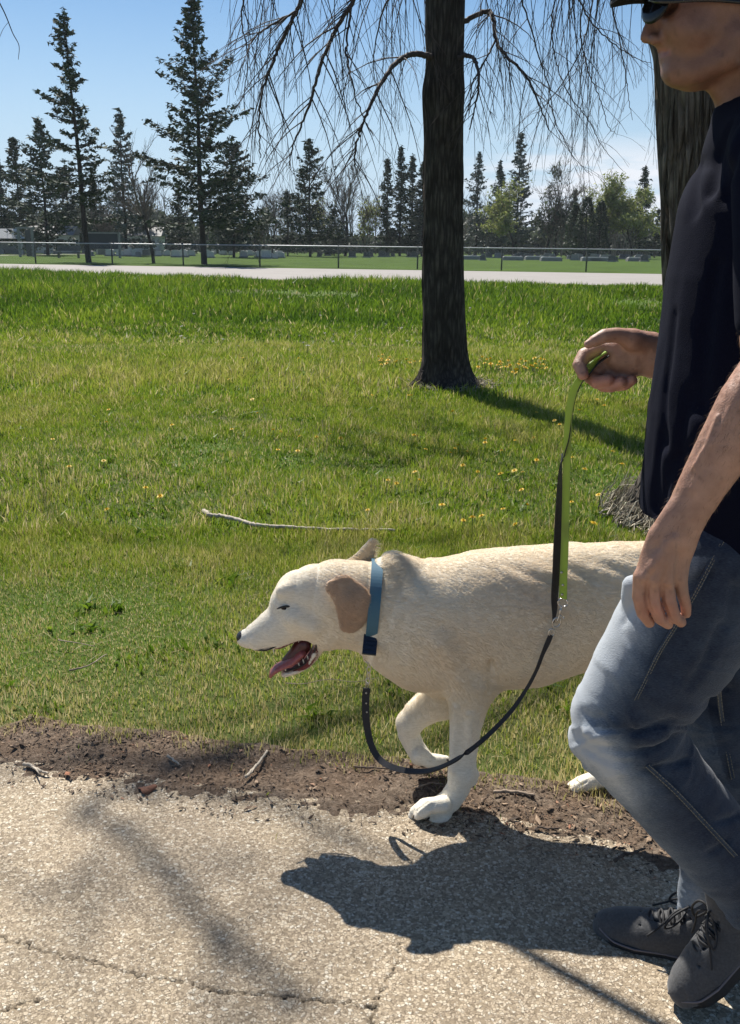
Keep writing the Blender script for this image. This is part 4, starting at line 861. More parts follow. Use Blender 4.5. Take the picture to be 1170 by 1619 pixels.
        h = [hit(J, u, v) for u, v in rows]; J.chain(np.array([[*p, rr * f_] for p, f_ in zip(h, [.6] + [1] * (len(h) - 2) + [.6])]), .010, sub=True)
    for rows, rr in (([(1004, 1172), (1050, 1163)], .006), ([(930, 1160), (960, 1168)], .007)):
        h = [hit(J, u, v) for u, v in rows]; J.chain(np.array([[*(p + [0, .004, 0]), rr] for p in h]), .012)
    v_, f_ = J.mesh(); nn = vnormals(v_, f_); U_, V_ = uvof(v_)
    near = v_[:, 1] < 1.43
    # cross wrinkles run round each leg
    ax1 = np.where((V_ < 1150)[:, None], np.array([-.5, 0, -.86]), np.array([.62, 0, -.78])); along = (v_ * ax1).sum(1); acr = (v_ * np.stack([-ax1[:, 2], 0 * along, ax1[:, 0]], -1)).sum(1)
    wr = fbm(np.stack([along * 38, acr * 9, v_[:, 1] * 9], -1), 3); kn = .45 + 1.0 * np.exp(-((V_ - 1165) / 70) ** 2) + .9 * np.clip((V_ - 1360) / 80, 0, 1)
    rg = .45 - np.abs(vnoise(np.stack([along * 34 + 2 * vnoise(v_ * 12), acr * 8 + 3, v_[:, 1] * 8], -1))); v_ = v_ + nn * ((wr * .0024 + np.clip(rg, 0, 1) * .006) * kn)[:, None]
    fade_sunlit = np.clip(1 - (U_ - (1010 - .58 * (V_ - 900))) / 120, 0, 1) * (V_ > 880) * (V_ < 1150) + np.clip(1 - np.abs((U_ - 900 - (V_ - 1130) * .70) / 75), 0, 1) * (V_ >= 1150) * np.clip(1.25 - (V_ - 1150) / 160, .25, 1)  # worn fade plus the sunlit front of the leg painted into the denim colour
    fade_sunlit = np.clip(fade_sunlit, 0, 1) * near * 1.25 + .14 + .14 * fbm(v_ * 7, 2); fade_sunlit += (~near) * .15 + (~near) * np.clip((V_ - 1370) / 60, 0, 1) * .45
    m_jean, n, b, o = newmat('washed_blue_denim'); co = objco(n); fa = nd(n, 'ShaderNodeAttribute', attribute_name='fade_sunlit').outputs['Fac']
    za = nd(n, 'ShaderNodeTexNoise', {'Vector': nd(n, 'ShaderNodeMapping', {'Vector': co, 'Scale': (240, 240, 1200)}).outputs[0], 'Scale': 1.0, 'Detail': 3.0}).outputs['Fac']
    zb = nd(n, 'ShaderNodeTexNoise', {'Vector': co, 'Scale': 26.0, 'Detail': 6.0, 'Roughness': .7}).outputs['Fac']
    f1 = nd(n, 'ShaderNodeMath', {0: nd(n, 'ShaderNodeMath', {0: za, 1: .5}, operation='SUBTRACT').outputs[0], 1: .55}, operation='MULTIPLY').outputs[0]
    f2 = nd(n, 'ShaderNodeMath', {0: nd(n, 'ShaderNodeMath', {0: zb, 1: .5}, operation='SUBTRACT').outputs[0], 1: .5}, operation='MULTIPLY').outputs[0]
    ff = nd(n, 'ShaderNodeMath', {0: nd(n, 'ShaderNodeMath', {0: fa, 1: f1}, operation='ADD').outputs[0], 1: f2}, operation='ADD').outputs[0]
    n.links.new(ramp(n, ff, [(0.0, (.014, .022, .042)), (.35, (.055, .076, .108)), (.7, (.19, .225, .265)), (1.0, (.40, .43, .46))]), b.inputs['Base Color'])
    b.inputs['Roughness'].default_value = .85; b.inputs['Sheen Weight'].default_value = .2; b.inputs['Specular IOR Level'].default_value = .2; bump(n, b, za, .0010)
    jeans = mesh_obj('jeans', v_, f_, m_jean, man, attrs={'fade_sunlit': fade_sunlit})
    m_seam = simple('denim_seam', (.035, .052, .08), .85, noise=.4, scale=300); m_thr = simple('pale_gold_thread', (.20, .19, .15), .7)
    for rows in ([(1146, 846), (1118, 901), (1092, 950), (1063, 997), (1041, 1032), (1020, 1075), (1001, 1112)], [(1012, 1200), (1063, 1246), (1100, 1285), (1140, 1328), (1168, 1358)], [(1134, 1075), (1140, 1130), (1150, 1190), (1160, 1240)]):
        q = spline([hit(J, u, v) for u, v in rows], 10); q = np.array([q[max(0, i - 4):i + 5].mean(0) for i in range(len(q))]); mb = MB(); mb.ribbon(q + [0, -.001, 0], [.8, 0, .5], .0075, .0022); sm = mb.build('seam', m_jean if False else m_seam, jeans)
        for du in (-.0028, .0028):
            mb = MB()
            for i in range(0, len(q) - 1, 1):
                a, c = q[i] + [du * .85, -.0030, du * .5], q[i + 1] + [du * .85, -.0030, du * .5]; mb.tube([a, a * .3 + c * .7], .0007, 5)
            th_ = mb.build('stitching', m_thr, sm); th_['kind'] = 'stuff'
    # ---------------- shoes
    m_shoe = simple('grey_canvas_shoe', (.060, .060, .062), .85, noise=.25, scale=260, bumpd=.0007, sheen=.2); m_sole = simple('black_rubber_sole', (.018, .018, .019), .6, noise=.2, scale=120, bumpd=.0005)
    m_lace = simple('black_shoe_lace', (.016, .016, .018), .7); m_foxing = simple('grey_sole_edge', (.16, .14, .145), .6)
    def make_shoe(heel, toe, up, roll_ax=None, lab=None):
        L = toe - heel; ln = np.linalg.norm(L); ex = L / ln; up = up - (up @ ex) * ex; up /= np.linalg.norm(up); ey = np.cross(up, ex)
        def lc(t, w, h): return heel + ex * (t * ln) + ey * w + up * h
        def rows(rr): return np.array([[*lc(t, w, h), r] for t, w, h, r in rr])
        c = (heel + toe) / 2; Z_ = SDF(axis([(c[0] - .2, c[0] + .2, .0032 * fm_)]), axis([(c[1] - .13, c[1] + .13, .0032 * fm_)]), axis([(c[2] - .17, c[2] + .22, .0032 * fm_)]))
        Z_.chain(rows([(.13, 0, .045, .036), (.30, 0, .048, .037), (.5, .0, .040, .040), (.7, .0, .028, .045), (.84, 0, .020, .042), (.90, .0, .020, .035)]), .02)
        Z_.chain(rows([(.12, 0, .07, .034), (.28, 0, .085, .033), (.42, 0, .062, .033), (.6, 0, .040, .030)]), .02)
        Z_.chain(rows([(.38, 0, .085, .026), (.31, 0, .118, .024)]), .012)
        Z_.chain(rows([(.20, 0, .135, .025), (.24, 0, .105, .024)]), .006, sub=True)
        for w in (-.018, .018): Z_.chain(rows([(.40, w, .098, .003), (.55, w, .079, .003), (.66, w * .8, .066, .003)]), .004, sub=True)
        Z_.chain(rows([(.71, -.026, .060, .002), (.72, 0, .068, .002), (.71, .026, .060, .002)]), .005, sub=True)
        X, Yg, Zg = np.meshgrid(*Z_.ax, indexing='ij', sparse=True); hh = (X - heel[0]) * up[0] + (Yg - heel[1]) * up[1] + (Zg - heel[2]) * up[2]; Z_.F = np.maximum(Z_.F, (.014 - hh).astype(np.float32))
        v_, f_ = Z_.mesh(); sh = mesh_obj('shoe', v_, f_, m_shoe, man)
        t = np.linspace(0, 1, 40); hw = np.interp(t, [0, .05, .15, .35, .55, .72, .86, .95, 1.0], [.0, .024, .035, .034, .038, .047, .043, .026, 0]); ow = np.concatenate([hw, -hw[::-1][1:-1]]); ot = np.concatenate([t, t[::-1][1:-1]]); k = len(ot); spring = lambda a: .014 * np.clip((a - .78) / .22, 0, 1) ** 2
        mb = MB(); lay = []
        for h, f in ((.001, .93), (.006, 1.0), (.022, 1.02), (.025, .96)): lay.append(np.array([lc(a * 1.03 - .015, w * f, h + spring(a)) for a, w in zip(ot, ow)]))
        Vv = np.vstack(lay); Q = [[i * k + j, i * k + (j + 1) % k, (i + 1) * k + (j + 1) % k, (i + 1) * k + j] for i in range(3) for j in range(k)]
        for l_ in (0, 3):
            for j in range(1, 39): pass
        capq = [[l * k + j, l * k + j + 1, l * k + (k - j - 1) % k, l * k + (k - j) % k] for l in (0, 3) for j in range(1, 38)]
        mb.add(Vv, Q + capq); so = mb.build('sole', m_sole, sh, smooth=False)
        mb = MB(); mb.tube([lc(a * 1.03 - .015, w * 1.03, .023 + spring(a)) for a, w in zip(ot[:39], ow[:39])], .0018, 6); mb.tube([lc(a * 1.03 - .015, w * 1.03, .023 + spring(a)) for a, w in zip(ot[39:], ow[39:])], .0018, 6)
        mb.build('welt', m_foxing, so)
        mb = MB()
        for i, a in enumerate(np.linspace(.40, .64, 5)):
            h = np.interp(a, [.40, .55, .66], [.101, .083, .070])
            mb.tube(spline([lc(a, -.024, h - .010), lc(a + .02, -.008, h + .002), lc(a + .03, .008, h + .002), lc(a, .024, h - .010)], 4), .0024, 6)
            mb.tube(spline([lc(a + .04, -.024, h - .014), lc(a + .02, -.008, h + .003), lc(a, .008, h + .003), lc(a - .01, .024, h - .008)], 4), .0024, 6)
        for s_ in (-1, 1):
            mb.tube(spline([lc(.42, 0, .104), lc(.44, s_ * .018, .118), lc(.52, s_ * .036, .105), lc(.56, s_ * .042, .082), lc(.50, s_ * .030, .085), lc(.43, s_ * .006, .104)], 6), .0022, 6)
            mb.tube(spline([lc(.42, 0, .104), lc(.50, s_ * .018, .106), lc(.58, s_ * .034, .080), lc(.66, s_ * .046, .058)], 6), .0020, 6)
        mb.build('laces', m_lace, sh); return sh
    toeF = G(950, 1500) + [0, .045, 0]; heelF = G(1128, 1560) + [.045, .045, 0]
    d_ = (toeF - heelF); heelF = toeF - d_ / np.linalg.norm(d_) * .285
    s1 = make_shoe(heelF, toeF, np.array([0, 0, 1.])); s1['label'] = 'far shoe planted flat on the path'
    toeN = P(1082, 1592, YNL + .012); ankle = P(1202, 1430, YNL); hd = np.array([.165, .01, .185]); hd /= np.linalg.norm(hd); heelN = toeN + hd * .275
    toeN[2] = max(toeN[2], .016); upN = np.array([-.75, 0, .66])
    s2 = make_shoe(heelN, toeN, upN); s2['label'] = 'near shoe pushing off on its toe'
    # ================================================================== THE LEAD
    lead = empty('dog_lead', (.42, 1.7, .6)); tag(lead, 'green and black dog lead running from the man\'s hand to the dog\'s collar', 'lead')
    m_green, n, b, o = newmat('lime_green_webbing'); wv = nd(n, 'ShaderNodeTexWave', {'Vector': objco(n), 'Scale': 190.0, 'Distortion': .6}, bands_direction='Z'); bump(n, b, wv.outputs['Fac'], .0005)
    gcol = ramp(n, wv.outputs['Fac'], [(0, (.30, .42, .075)), (1, (.46, .60, .14))]); n.links.new(gcol, b.inputs['Base Color']); b.inputs['Roughness'].default_value = .55
    tr = nd(n, 'ShaderNodeBsdfTranslucent', {'Color': gcol}); ms = nd(n, 'ShaderNodeMixShader', {0: .35, 1: b.outputs[0], 2: tr.outputs[0]}); n.links.new(ms.outputs[0], o.inputs[0])
    m_blk = simple('black_nylon_strap', (.012, .012, .016), .6, noise=.2, scale=500, bumpd=.0004)
    m_met2 = simple('scratched_steel', (.55, .53, .50), .28, metal=1.0, noise=.2, scale=200)
    YL0, YL1 = YFA - .006, 1.835
    yl = lambda v: np.interp(v, [540, 600, 960], [YL0, YL0, YL1])
    pts = spline([P(u, v, yl(v)) for u, v in [(958, 556), (944, 568), (930, 584), (917, 600), (906, 622), (900, 652), (897, 700), (895, 780), (893, 860), (891, 910), (890, 946)]], 8)
    k_ = np.linspace(0, 1, len(pts)); wd = np.stack([np.cos(.9 - 1.5 * np.clip(k_ * 2.4, 0, 1)), np.sin(.9 - 1.5 * np.clip(k_ * 2.4, 0, 1)) * .9, 0 * k_], -1); wd[:int(len(pts) * .32)] += [0, 0, .5]
    mb = MB(); mb.ribbon(pts, wd, np.interp(k_, [0, .1, .5, 1], [.019, .015, .0125, .0165]), .0024); mb.build('green_webbing', m_green, lead, smooth=False)
    pts = spline([P(u, v, yl(v) + .004) for u, v in [(962, 562), (946, 574), (932, 590), (920, 604), (911, 624), (905, 652), (900, 690), (893, 716)]], 8)
    mb = MB(); mb.ribbon(pts, np.array([.2, 1, .1]), .014, .0018)
    p2 = spline([P(u, v, yl(v) + .012) for u, v in [(889, 722), (886, 740), (884, 790), (882, 850), (880, 900), (877, 940), (877, 966), (875, 984)]], 8); k_ = np.linspace(0, 1, len(p2)); an_ = np.interp(k_, [0, .12, .5, .8, 1], [1.57, 1.25, .2, .7, 1.2])
    mb.ribbon(p2, np.stack([np.cos(an_), np.sin(an_), 0 * an_], -1), .0175, .0022)
    mb.ribbon(spline([P(893, 716, yl(716) + .004), P(891, 719, yl(720) + .008), P(889, 722, yl(722) + .012)], 4), np.array([0, 1, .1]), .012, .0018)
    bs = mb.build('black_strap', m_blk, lead, smooth=False)
    def ring(c, rx, rz, name, tilt=0, th=.0017, sgn=1):
        R_ = rot_axis((0, 1, 0), tilt); mb = MB(); mb.tube([c + R_ @ np.array([math.cos(a) * rx, .3 * rx * math.sin(a * 2) * 0, math.sin(a) * rz]) for a in np.linspace(0, 2 * np.pi, 21)], th, 8, False); return mb.build(name, m_met2, lead)
    ring(P(890, 953, YL1), .0105, .009, 'ring', .3); ring(P(880, 984, YL1), .008, .011, 'ring', .3); ring(P(872, 1000, YL1 - .002), .006, .008, 'ring')
    mb = MB(); mb.tube(spline([P(888, 960, YL1 - .004), P(886, 966, YL1 - .004), P(884, 974, YL1 - .004), P(881, 982, YL1 - .004)], 5), [.0016] * 3 + [.0032] * 5 + [.0022] * 8, 8); mb.tube([P(884, 972, YL1 - .006), P(890, 976, YL1 - .006)], .0016, 6); mb.ell(P(891, 977, YL1 - .006), (.0025, .0025, .0025), 8, 6); mb.build('snap_hook', m_met2, lead)
    mb = MB(); 
    for u, v in ((888, 905), (890, 925), (889, 940)): mb = MB(); mb.ell(P(u, v, float(yl(v)) - .003), (.003, .0018, .003), 10, 6); mb.build('rivet', m_met2, lead)
    low = [(871, 1004, 1.833, 7), (866, 1016, 1.832, 7.5), (858, 1034, 1.832, 5.5), (848, 1060, 1.832, 5), (832, 1090, 1.828, 5.5), (806, 1127, 1.818, 6.5), (770, 1164, 1.81, 7), (738, 1190, 1.805, 8), (706, 1209, 1.81, 8.5), (676, 1219, 1.83, 9), (646, 1219, 1.86, 9.5), (618, 1212, 1.89, 10), (598, 1198, 1.92, 10.5), (585, 1172, 1.94, 11), (579, 1138, 1.95, 12), (578, 1108, 1.955, 12.5), (580, 1088, 1.958, 12.5)]
    pt = spline([[*P(u, v, y), w * .00122] for u, v, y, w in low], 6); mb = MB(); mb.ribbon(pt[:, :3], np.array([.75, .0, .66]) + np.array([.2, 0, .0]) * np.linspace(0, 1, len(pt))[:, None], pt[:, 3] * 1.12, .0035); ls = mb.build('lower_strap', m_blk, lead, smooth=False)
    for u, v in ((579, 1096), (579, 1112), (580, 1126)): mb = MB(); mb.ell(P(u, v, 1.950), (.0022, .0016, .0022), 8, 6); mb.build('rivet', m_met2, lead)
    for i, v in enumerate((1050, 1059, 1068, 1077, 1084)): ring(P(584 - i * .9, v, 1.965), .0042 if i % 2 else .0026, .0076, 'chain_link', 0, .0016)
# ================================================================== TREES
def bark_mat(name, c0, c1, sx, sz, dist):
    m, n, b, o = newmat(name); co = objco(n)
    w_ = nd(n, 'ShaderNodeTexNoise', {'Vector': co, 'Scale': 3.0, 'Detail': 3.0}).outputs['Color']
    cw = nd(n, 'ShaderNodeVectorMath', {0: co, 1: nd(n, 'ShaderNodeVectorMath', {0: w_, 'Scale': .05}, operation='SCALE').outputs[0]}, operation='ADD').outputs[0]
    mpn = nd(n, 'ShaderNodeMapping', {'Vector': cw, 'Scale': (sx, sx, sz)}).outputs[0]
    v = nd(n, 'ShaderNodeTexVoronoi', {'Vector': mpn, 'Scale': 1.0}, feature='DISTANCE_TO_EDGE').outputs['Distance']
    z = nd(n, 'ShaderNodeTexNoise', {'Vector': mpn, 'Scale': 2.2, 'Detail': 8.0, 'Roughness': .7}).outputs['Fac']
    h = nd(n, 'ShaderNodeMath', {0: ramp(n, v, [(0, (0, 0, 0)), (.35, (1, 1, 1))]), 1: z}, operation='MULTIPLY').outputs[0]
    big = nd(n, 'ShaderNodeTexNoise', {'Vector': co, 'Scale': 4.0, 'Detail': 5.0, 'Roughness': .65}).outputs['Fac']; mm = nd(n, 'ShaderNodeMix', {'Factor': 1.0, 'A': ramp(n, h, [(0.08, c0), (.65, c1)]), 'B': ramp(n, big, [(.3, (.55, .52, .50)), (.55, (1, 1, 1)), (.72, (1.5, 1.55, 1.45))])}, data_type='RGBA', blend_type='MULTIPLY'); n.links.new(mm.outputs['Result'], b.inputs['Base Color']); b.inputs['Roughness'].default_value = .95; b.inputs['Specular IOR Level'].default_value = .1
    bump(n, b, h, dist); return m
m_bark1 = bark_mat('dark_grey_bark', (.045, .038, .034), (.13, .11, .094), 30, 4, .02)
m_bark2 = bark_mat('deeply_furrowed_bark', (.09, .078, .066), (.33, .295, .25), 34, 4, .035)
m_twig = simple('red_brown_twigs', (.055, .038, .032), .8, noise=.3, scale=30)
m_sbark = simple('spruce_bark', (.035, .028, .022), .95, noise=.4, scale=14)
def trunk_obj(name, rows, Y, mat, parent, flare, seed, sides=140, ridge=.010, extra=None, ridgefreq=17, ys=1.0):
    """rows: [u_left, u_right, v] from base up, continued above the frame by `extra` metric rows"""
    cen = []; rad = []
    for ul, ur, v in rows:
        a = P(ul, v, Y); b = P(ur, v, Y); cen.append((a + b) / 2); rad.append(np.linalg.norm(b - a) / 2)
    for c, r in (extra or []): cen.append(np.array(c)); rad.append(r)
    c4 = spline(np.column_stack([cen, rad]), 26); n = len(c4); ph = np.linspace(0, 2 * np.pi, sides, endpoint=False)
    H = c4[:, 2][:, None]; R_ = c4[:, 3][:, None]
    base = np.exp(-np.clip(H - 0.02, 0, 9) / flare[1]); lob = 1 + flare[0] * base * (.55 + .45 * np.cos(ph * flare[2] + seed))
    q = np.stack([np.cos(ph)[None] * ridgefreq * .55 + 0 * H, np.sin(ph)[None] * ridgefreq * .55 + 0 * H, H * 2.3 + 0 * ph], -1)
    w = fbm(q * .35 + 3, 2); rd = np.abs(vnoise(q + .6 * w[..., None])) ; R2 = R_ * lob - ridge * (1 - rd * 2.6) + ridge * .8 * fbm(q * .3, 2)
    V = np.stack([c4[:, 0][:, None] + np.cos(ph) * R2, c4[:, 1][:, None] + np.sin(ph) * R2 * ys, H + 0 * R2], -1)
    V[0, :, 2] = -.06
    i = np.arange(n - 1)[:, None] * sides; j = np.arange(sides)[None]; a0 = i + j; a1 = i + (j + 1) % sides
    return mesh_obj(name, V.reshape(-1, 3), np.stack([a0, a1, a1 + sides, a0 + sides], -1).reshape(-1, 4), mat, parent), c4
def strand(mb, p, d, L, r0, rnd, depth=0, sag=.55, curl=.25, step=.13):
    """one hanging twig with side twigs"""
    n = max(4, int(L / step)); pts = [np.array(p, float)]; d = np.array(d, float); d /= np.linalg.norm(d); ca = rnd.uniform(0, 6.28); c_ = np.array([math.cos(ca), math.sin(ca) * .8, 0]) * curl * rnd.uniform(.3, 1)
    for i in range(n):
        g = np.array([0, 0, -1]) * sag * (.5 + i / n * .4); d = d + (g + rnd.normal(0, .13, 3) + c_ * math.sin(i * 6.0 / n + ca)) * (.34 if depth == 0 else .28); d /= np.linalg.norm(d); pts.append(pts[-1] + d * L / n)
    rr = np.linspace(r0, max(.0011, r0 * .28), n + 1); mb.tube(pts, rr, 4 if depth == 0 else 3, False)
    if depth < 2:
        k = int(L / (.16 if depth == 0 else .20) * rnd.uniform(.7, 1.2))
        for _ in range(k):
            i = rnd.randint(1, n); a = rnd.uniform(0, 6.28); t = pts[i] - pts[i - 1]; t /= np.linalg.norm(t); side = np.array([math.cos(a), math.sin(a), rnd.uniform(-.2, .5)])
            strand(mb, pts[i], t * .9 + side * .55, L * rnd.uniform(.14, .34) * (1 - .35 * i / n), rr[i] * .55, rnd, depth + 1, sag * .95, curl * 1.3, step * .8)
def limb(mb, pts, r0, r1, rnd, n_str, Ls, start=.35, sag=.6, spread=.6, fine=.0048):
    q = spline(pts, 9); q[1:-1] += rnd.normal(0, .0035, (len(q) - 2, 3)); rr = np.linspace(r0, r1, len(q)); mb.tube(q, rr, 8)
    for _ in range(n_str):
        i = int(len(q) * rnd.uniform(start, .999)); t = q[min(i + 1, len(q) - 1)] - q[i - 1]; t /= np.linalg.norm(t); a = rnd.uniform(0, 6.28)
        strand(mb, q[i], t * .7 + np.array([math.cos(a), math.sin(a), rnd.uniform(-.1, .5)]) * spread, rnd.uniform(*Ls), min(rr[i] * .55, fine * rnd.uniform(.7, 1.5)), rnd, 0, sag)
if 'bigtrees' not in SKIP:
    rnd = np.random.RandomState(21)
    YT = 8.96; tr1 = empty('tree', (float(P(712, 606, YT)[0]), YT, 0)); tag(tr1, 'bare drooping tree with a straight dark trunk standing alone in the middle of the lawn', 'tree')
    top = P(703, 0, YT)
    _, c4 = trunk_obj('trunk', [(660, 754, 612), (666, 744, 594), (669, 739, 572), (669, 736, 540), (668, 734, 490), (668, 732, 430), (669, 731.5, 350), (670, 732, 280), (670.5, 732, 210), (668, 734.5, 150), (673, 733.5, 110), (673, 734, 50), (673, 734, 0)], YT, m_bark1, tr1, (.40, .13, 5), 2,
        extra=[((top[0] - .02, YT, 4.2), .165), ((top[0] + .05, YT, 5.4), .14), ((top[0] + .02, YT + .1, 7.0), .10), ((top[0] + .1, YT, 9.0), .055), ((top[0], YT, 10.5), .02)], ridge=.007, ridgefreq=22)
    tx = top[0]; mb = MB()
    def PL(rows): return [P(u, v, YT + dy) for u, v, dy in rows]
    # limbs that show in the photo
    limb(mb, PL([(700, 92, 0), (676, 88, -.15), (650, 86, -.3), (622, 104, -.5), (598, 140, -.7), (578, 185, -.8), (564, 225, -.8), (560, 262, -.8)]), .030, .006, rnd, 26, (.35, .9), .3, .7)
    limb(mb, PL([(706, 96, 0), (738, 88, -.2), (752, 98, -.3), (757, 130, -.4), (752, 165, -.4), (742, 205, -.4)]), .022, .004, rnd, 12, (.3, .8), .3, .7)
    limb(mb, PL([(706, 48, 0), (738, 32, .1), (770, 18, .1), (780, 30, 0), (784, 62, -.1), (800, 88, -.2), (830, 118, -.3), (850, 160, -.4), (868, 205, -.4)]), .026, .005, rnd, 22, (.4, .95), .3, .7)
    limb(mb, PL([(784, 62, -.1), (770, 90, -.2), (748, 130, -.2), (742, 180, -.2)]), .010, .003, rnd, 8, (.3, .7), .2, .7)
    limb(mb, PL([(486, -30, -1.2), (470, 15, -1.2), (448, 60, -1.2), (428, 105, -1.2), (414, 150, -1.2), (409, 200, -1.2), (412, 250, -1.2)]), .018, .004, rnd, 26, (.35, .8), .05, .8)
    limb(mb, PL([(574, -40, -1.0), (556, 5, -1.0), (528, 52, -1.0), (508, 100, -1.0), (494, 150, -1.0), (478, 195, -1.0), (462, 235, -1.0), (457, 262, -1.0)]), .020, .004, rnd, 26, (.35, .85), .05, .8)
    limb(mb, PL([(556, 5, -1.0), (548, 70, -1.1), (556, 130, -1.2), (572, 180, -1.2), (590, 215, -1.2)]), .010, .003, rnd, 12, (.3, .7), .1, .8)
    limb(mb, PL([(470, 15, -1.2), (430, 40, -1.3), (402, 60, -1.4), (384, 100, -1.4), (372, 150, -1.4)]), .009, .003, rnd, 14, (.3, .8), .1, .8)
    # hand-placed hanging ones crossing the right of the sky
    for rows in ([(818, -20), (838, 40), (852, 90), (868, 140), (878, 190), (905, 245), (935, 278)], [(880, -20), (872, 40), (880, 100), (900, 150), (930, 190), (955, 235), (985, 270)], [(925, -20), (918, 50), (930, 110), (950, 160), (962, 200), (975, 212)],
                 [(940, -20), (925, 60), (890, 130), (850, 180), (815, 220)], [(965, -20), (972, 30), (985, 90), (992, 140), (1000, 190)], [(905, -20), (932, 30), (960, 60), (1000, 90), (1030, 100)], [(620, -20), (600, 40), (590, 100), (598, 150)], [(390, -20), (382, 30), (392, 90), (386, 160), (396, 215)]):
        dy = rnd.uniform(-1.8, .4); limb(mb, PL([(u, v, dy) for u, v in rows]), .0075, .0018, rnd, 11, (.25, .7), .1, .9, .7, .0035)
    # the crown above the frame; it shades the lawn and the path
    for k in range(26):
        a = rnd.uniform(0, 6.28); z0 = rnd.uniform(3.9, 8.6); L = rnd.uniform(2.0, 3.6) * (1 - (z0 - 4) * .08); b0 = np.interp(z0, c4[:, 2], c4[:, 0]); dx, dy = math.cos(a) * L, math.sin(a) * L; z0 = z0 + max(0, -dx - 1.2) * 1.6
        q = [(b0, YT, z0), (b0 + dx * .35, YT + dy * .35, z0 + .6), (b0 + dx * .75, YT + dy * .75, z0 + .75), (b0 + dx, YT + dy, z0 + .2), (b0 + dx * 1.12, YT + dy * 1.12, max(z0 - .7, 3.3))]
        limb(mb, q, .034 * max(.3, 1 - (z0 - 4) * .10), .007, rnd, 10, (.7, 1.7) if z0 < 6.4 else (.5, 1.0), .35, .75, .6, .0048)
    # strands that come down into the frame from the lowest limbs
    for k in range(92):
        u = rnd.choice([rnd.uniform(370, 660), rnd.uniform(745, 1030)]); dy = rnd.uniform(-2.0, 1.4); p = P(u, rnd.uniform(-120, -20), YT + dy)
        strand(mb, p, (rnd.normal(0, .3), rnd.normal(0, .2), -1), rnd.uniform(.9, 1.75), .0040, rnd, 0, .7)
    # limbs whose soft shadows lie on the path
    def over(u, v, z): g = G(u, v); return (g[0] - .303 * z, g[1] + .751 * z, z)       # point at height z whose shade falls at pixel (u, v)
    limb(mb, [(tx, YT, 6.0), (-.9, 8.4, 6.9), (-1.9, 7.9, 7.1), over(170, 1270, 7.1), over(205, 1325, 7.0), over(240, 1380, 7.0), over(300, 1440, 6.9), over(380, 1520, 6.8), over(480, 1620, 6.7)], .022, .016, rnd, 22, (.3, .8), .4, .6)
    limb(mb, [(-.9, 8.4, 6.9), over(285, 1222, 6.6), over(400, 1270, 6.5), over(520, 1322, 6.4), over(640, 1375, 6.4)], .016, .010, rnd, 14, (.3, .7), .3, .6)
    limb(mb, [over(205, 1325, 7.0), over(150, 1370, 6.9), over(100, 1420, 6.9), over(40, 1450, 6.8)], .012, .006, rnd, 8, (.3, .6), .3, .6)
    limb(mb, [over(300, 1440, 6.9), over(330, 1500, 6.9), over(330, 1570, 6.8)], .012, .008, rnd, 8, (.3, .6), .3, .6)
    limb(mb, [(-.9, 8.4, 6.9), over(200, 1180, 7.2), over(300, 1210, 7.3), over(400, 1238, 7.4)], .014, .008, rnd, 8, (.3, .6), .3, .6)
    limb(mb, [(tx, YT, 4.9), (-.4, 7.7, 5.6), (-1.6, 6.7, 5.9), (-2.5, 6.3, 5.6)], .03, .008, rnd, 10, (.5, .9), .4, .7)
    # the single twig tip hanging in at the top left
    q = PL([(-30, -60, -1), (-8, -10, -1), (8, 22, -1), (20, 52, -1), (30, 72, -1), (29, 94, -1)]); mb.tube(spline(q, 8), np.linspace(.006, .002, 41), 5, False); mb.tube(spline(PL([(14, 34, -1), (5, 46, -1), (-1, 60, -1)]), 6), .002, 4, False)
    l0 = PL([(-30, -60, -1)])[0]; mb.tube(spline([(tx, YT, 5.0), (-1.5, 8.4, 5.9), (-2.9, 8.1, 5.4), l0], 12), np.linspace(.022, .006, 37), 6)
    mb.build('branches', m_twig, tr1)
    # ---- right tree, mostly hidden by the man
    YR = 4.42; tr2 = empty('tree', (float(P(1110, 830, YR)[0]), YR, 0)); tag(tr2, 'thick tree with deeply furrowed bark behind the man', 'tree')
    _, c4r = trunk_obj('trunk', [(972, 1235, 842), (990, 1212, 812), (1010, 1190, 775), (1026, 1178, 735), (1040, 1172, 690), (1052, 1168, 620), (1057, 1163, 520), (1057, 1160, 420), (1054, 1158, 340), (1050, 1160, 250), (1046, 1163, 170), (1043, 1168, 100), (1042, 1178, 0)], YR, m_bark2, tr2, (.16, .10, 7), 1,
        extra=[((1.68, YR, 2.9), .20), ((1.72, YR, 3.8), .17), ((1.70, YR + .1, 5.2), .12), ((1.75, YR, 7.0), .05)], ridge=.016, ridgefreq=26)
    mb = MB(); rnd = np.random.RandomState(5)
    for k in range(15):
        a = rnd.uniform(-1.9, 1.9); z0 = rnd.uniform(3.6, 6.2); L = rnd.uniform(1.4, 2.6); dx, dy = math.cos(a) * L, math.sin(a) * L
        q = [(1.7, YR, z0), (1.7 + dx * .4, YR + dy * .4, z0 + .6), (1.7 + dx * .8, YR + dy * .8, z0 + .7), (1.7 + dx * 1.1, YR + dy * 1.1, z0 + .1)]; limb(mb, q, .04, .008, rnd, 6, (.4, .9), .4, .6)
    # added unseen limb over the path, shaped to cast the thin dark line in front
    mb.tube(spline([(1.62, YR, 3.4), (1.35, 3.5, 3.0), (.9, 2.75, 2.6), (.38, 2.55, 2.37), (.1, 2.785, 2.35), (-.246, 3.084, 2.35), (-.40, 3.217, 2.35), (-.52, 3.32, 2.352)], 9), np.concatenate([np.linspace(.026, .016, 24), np.linspace(.016, .0125, 40)]), 8)
    mb.build('branches', m_twig, tr2)
    # fibrous dead grass and roots round the right trunk
    mb = MB(); r = np.random.RandomState(3)
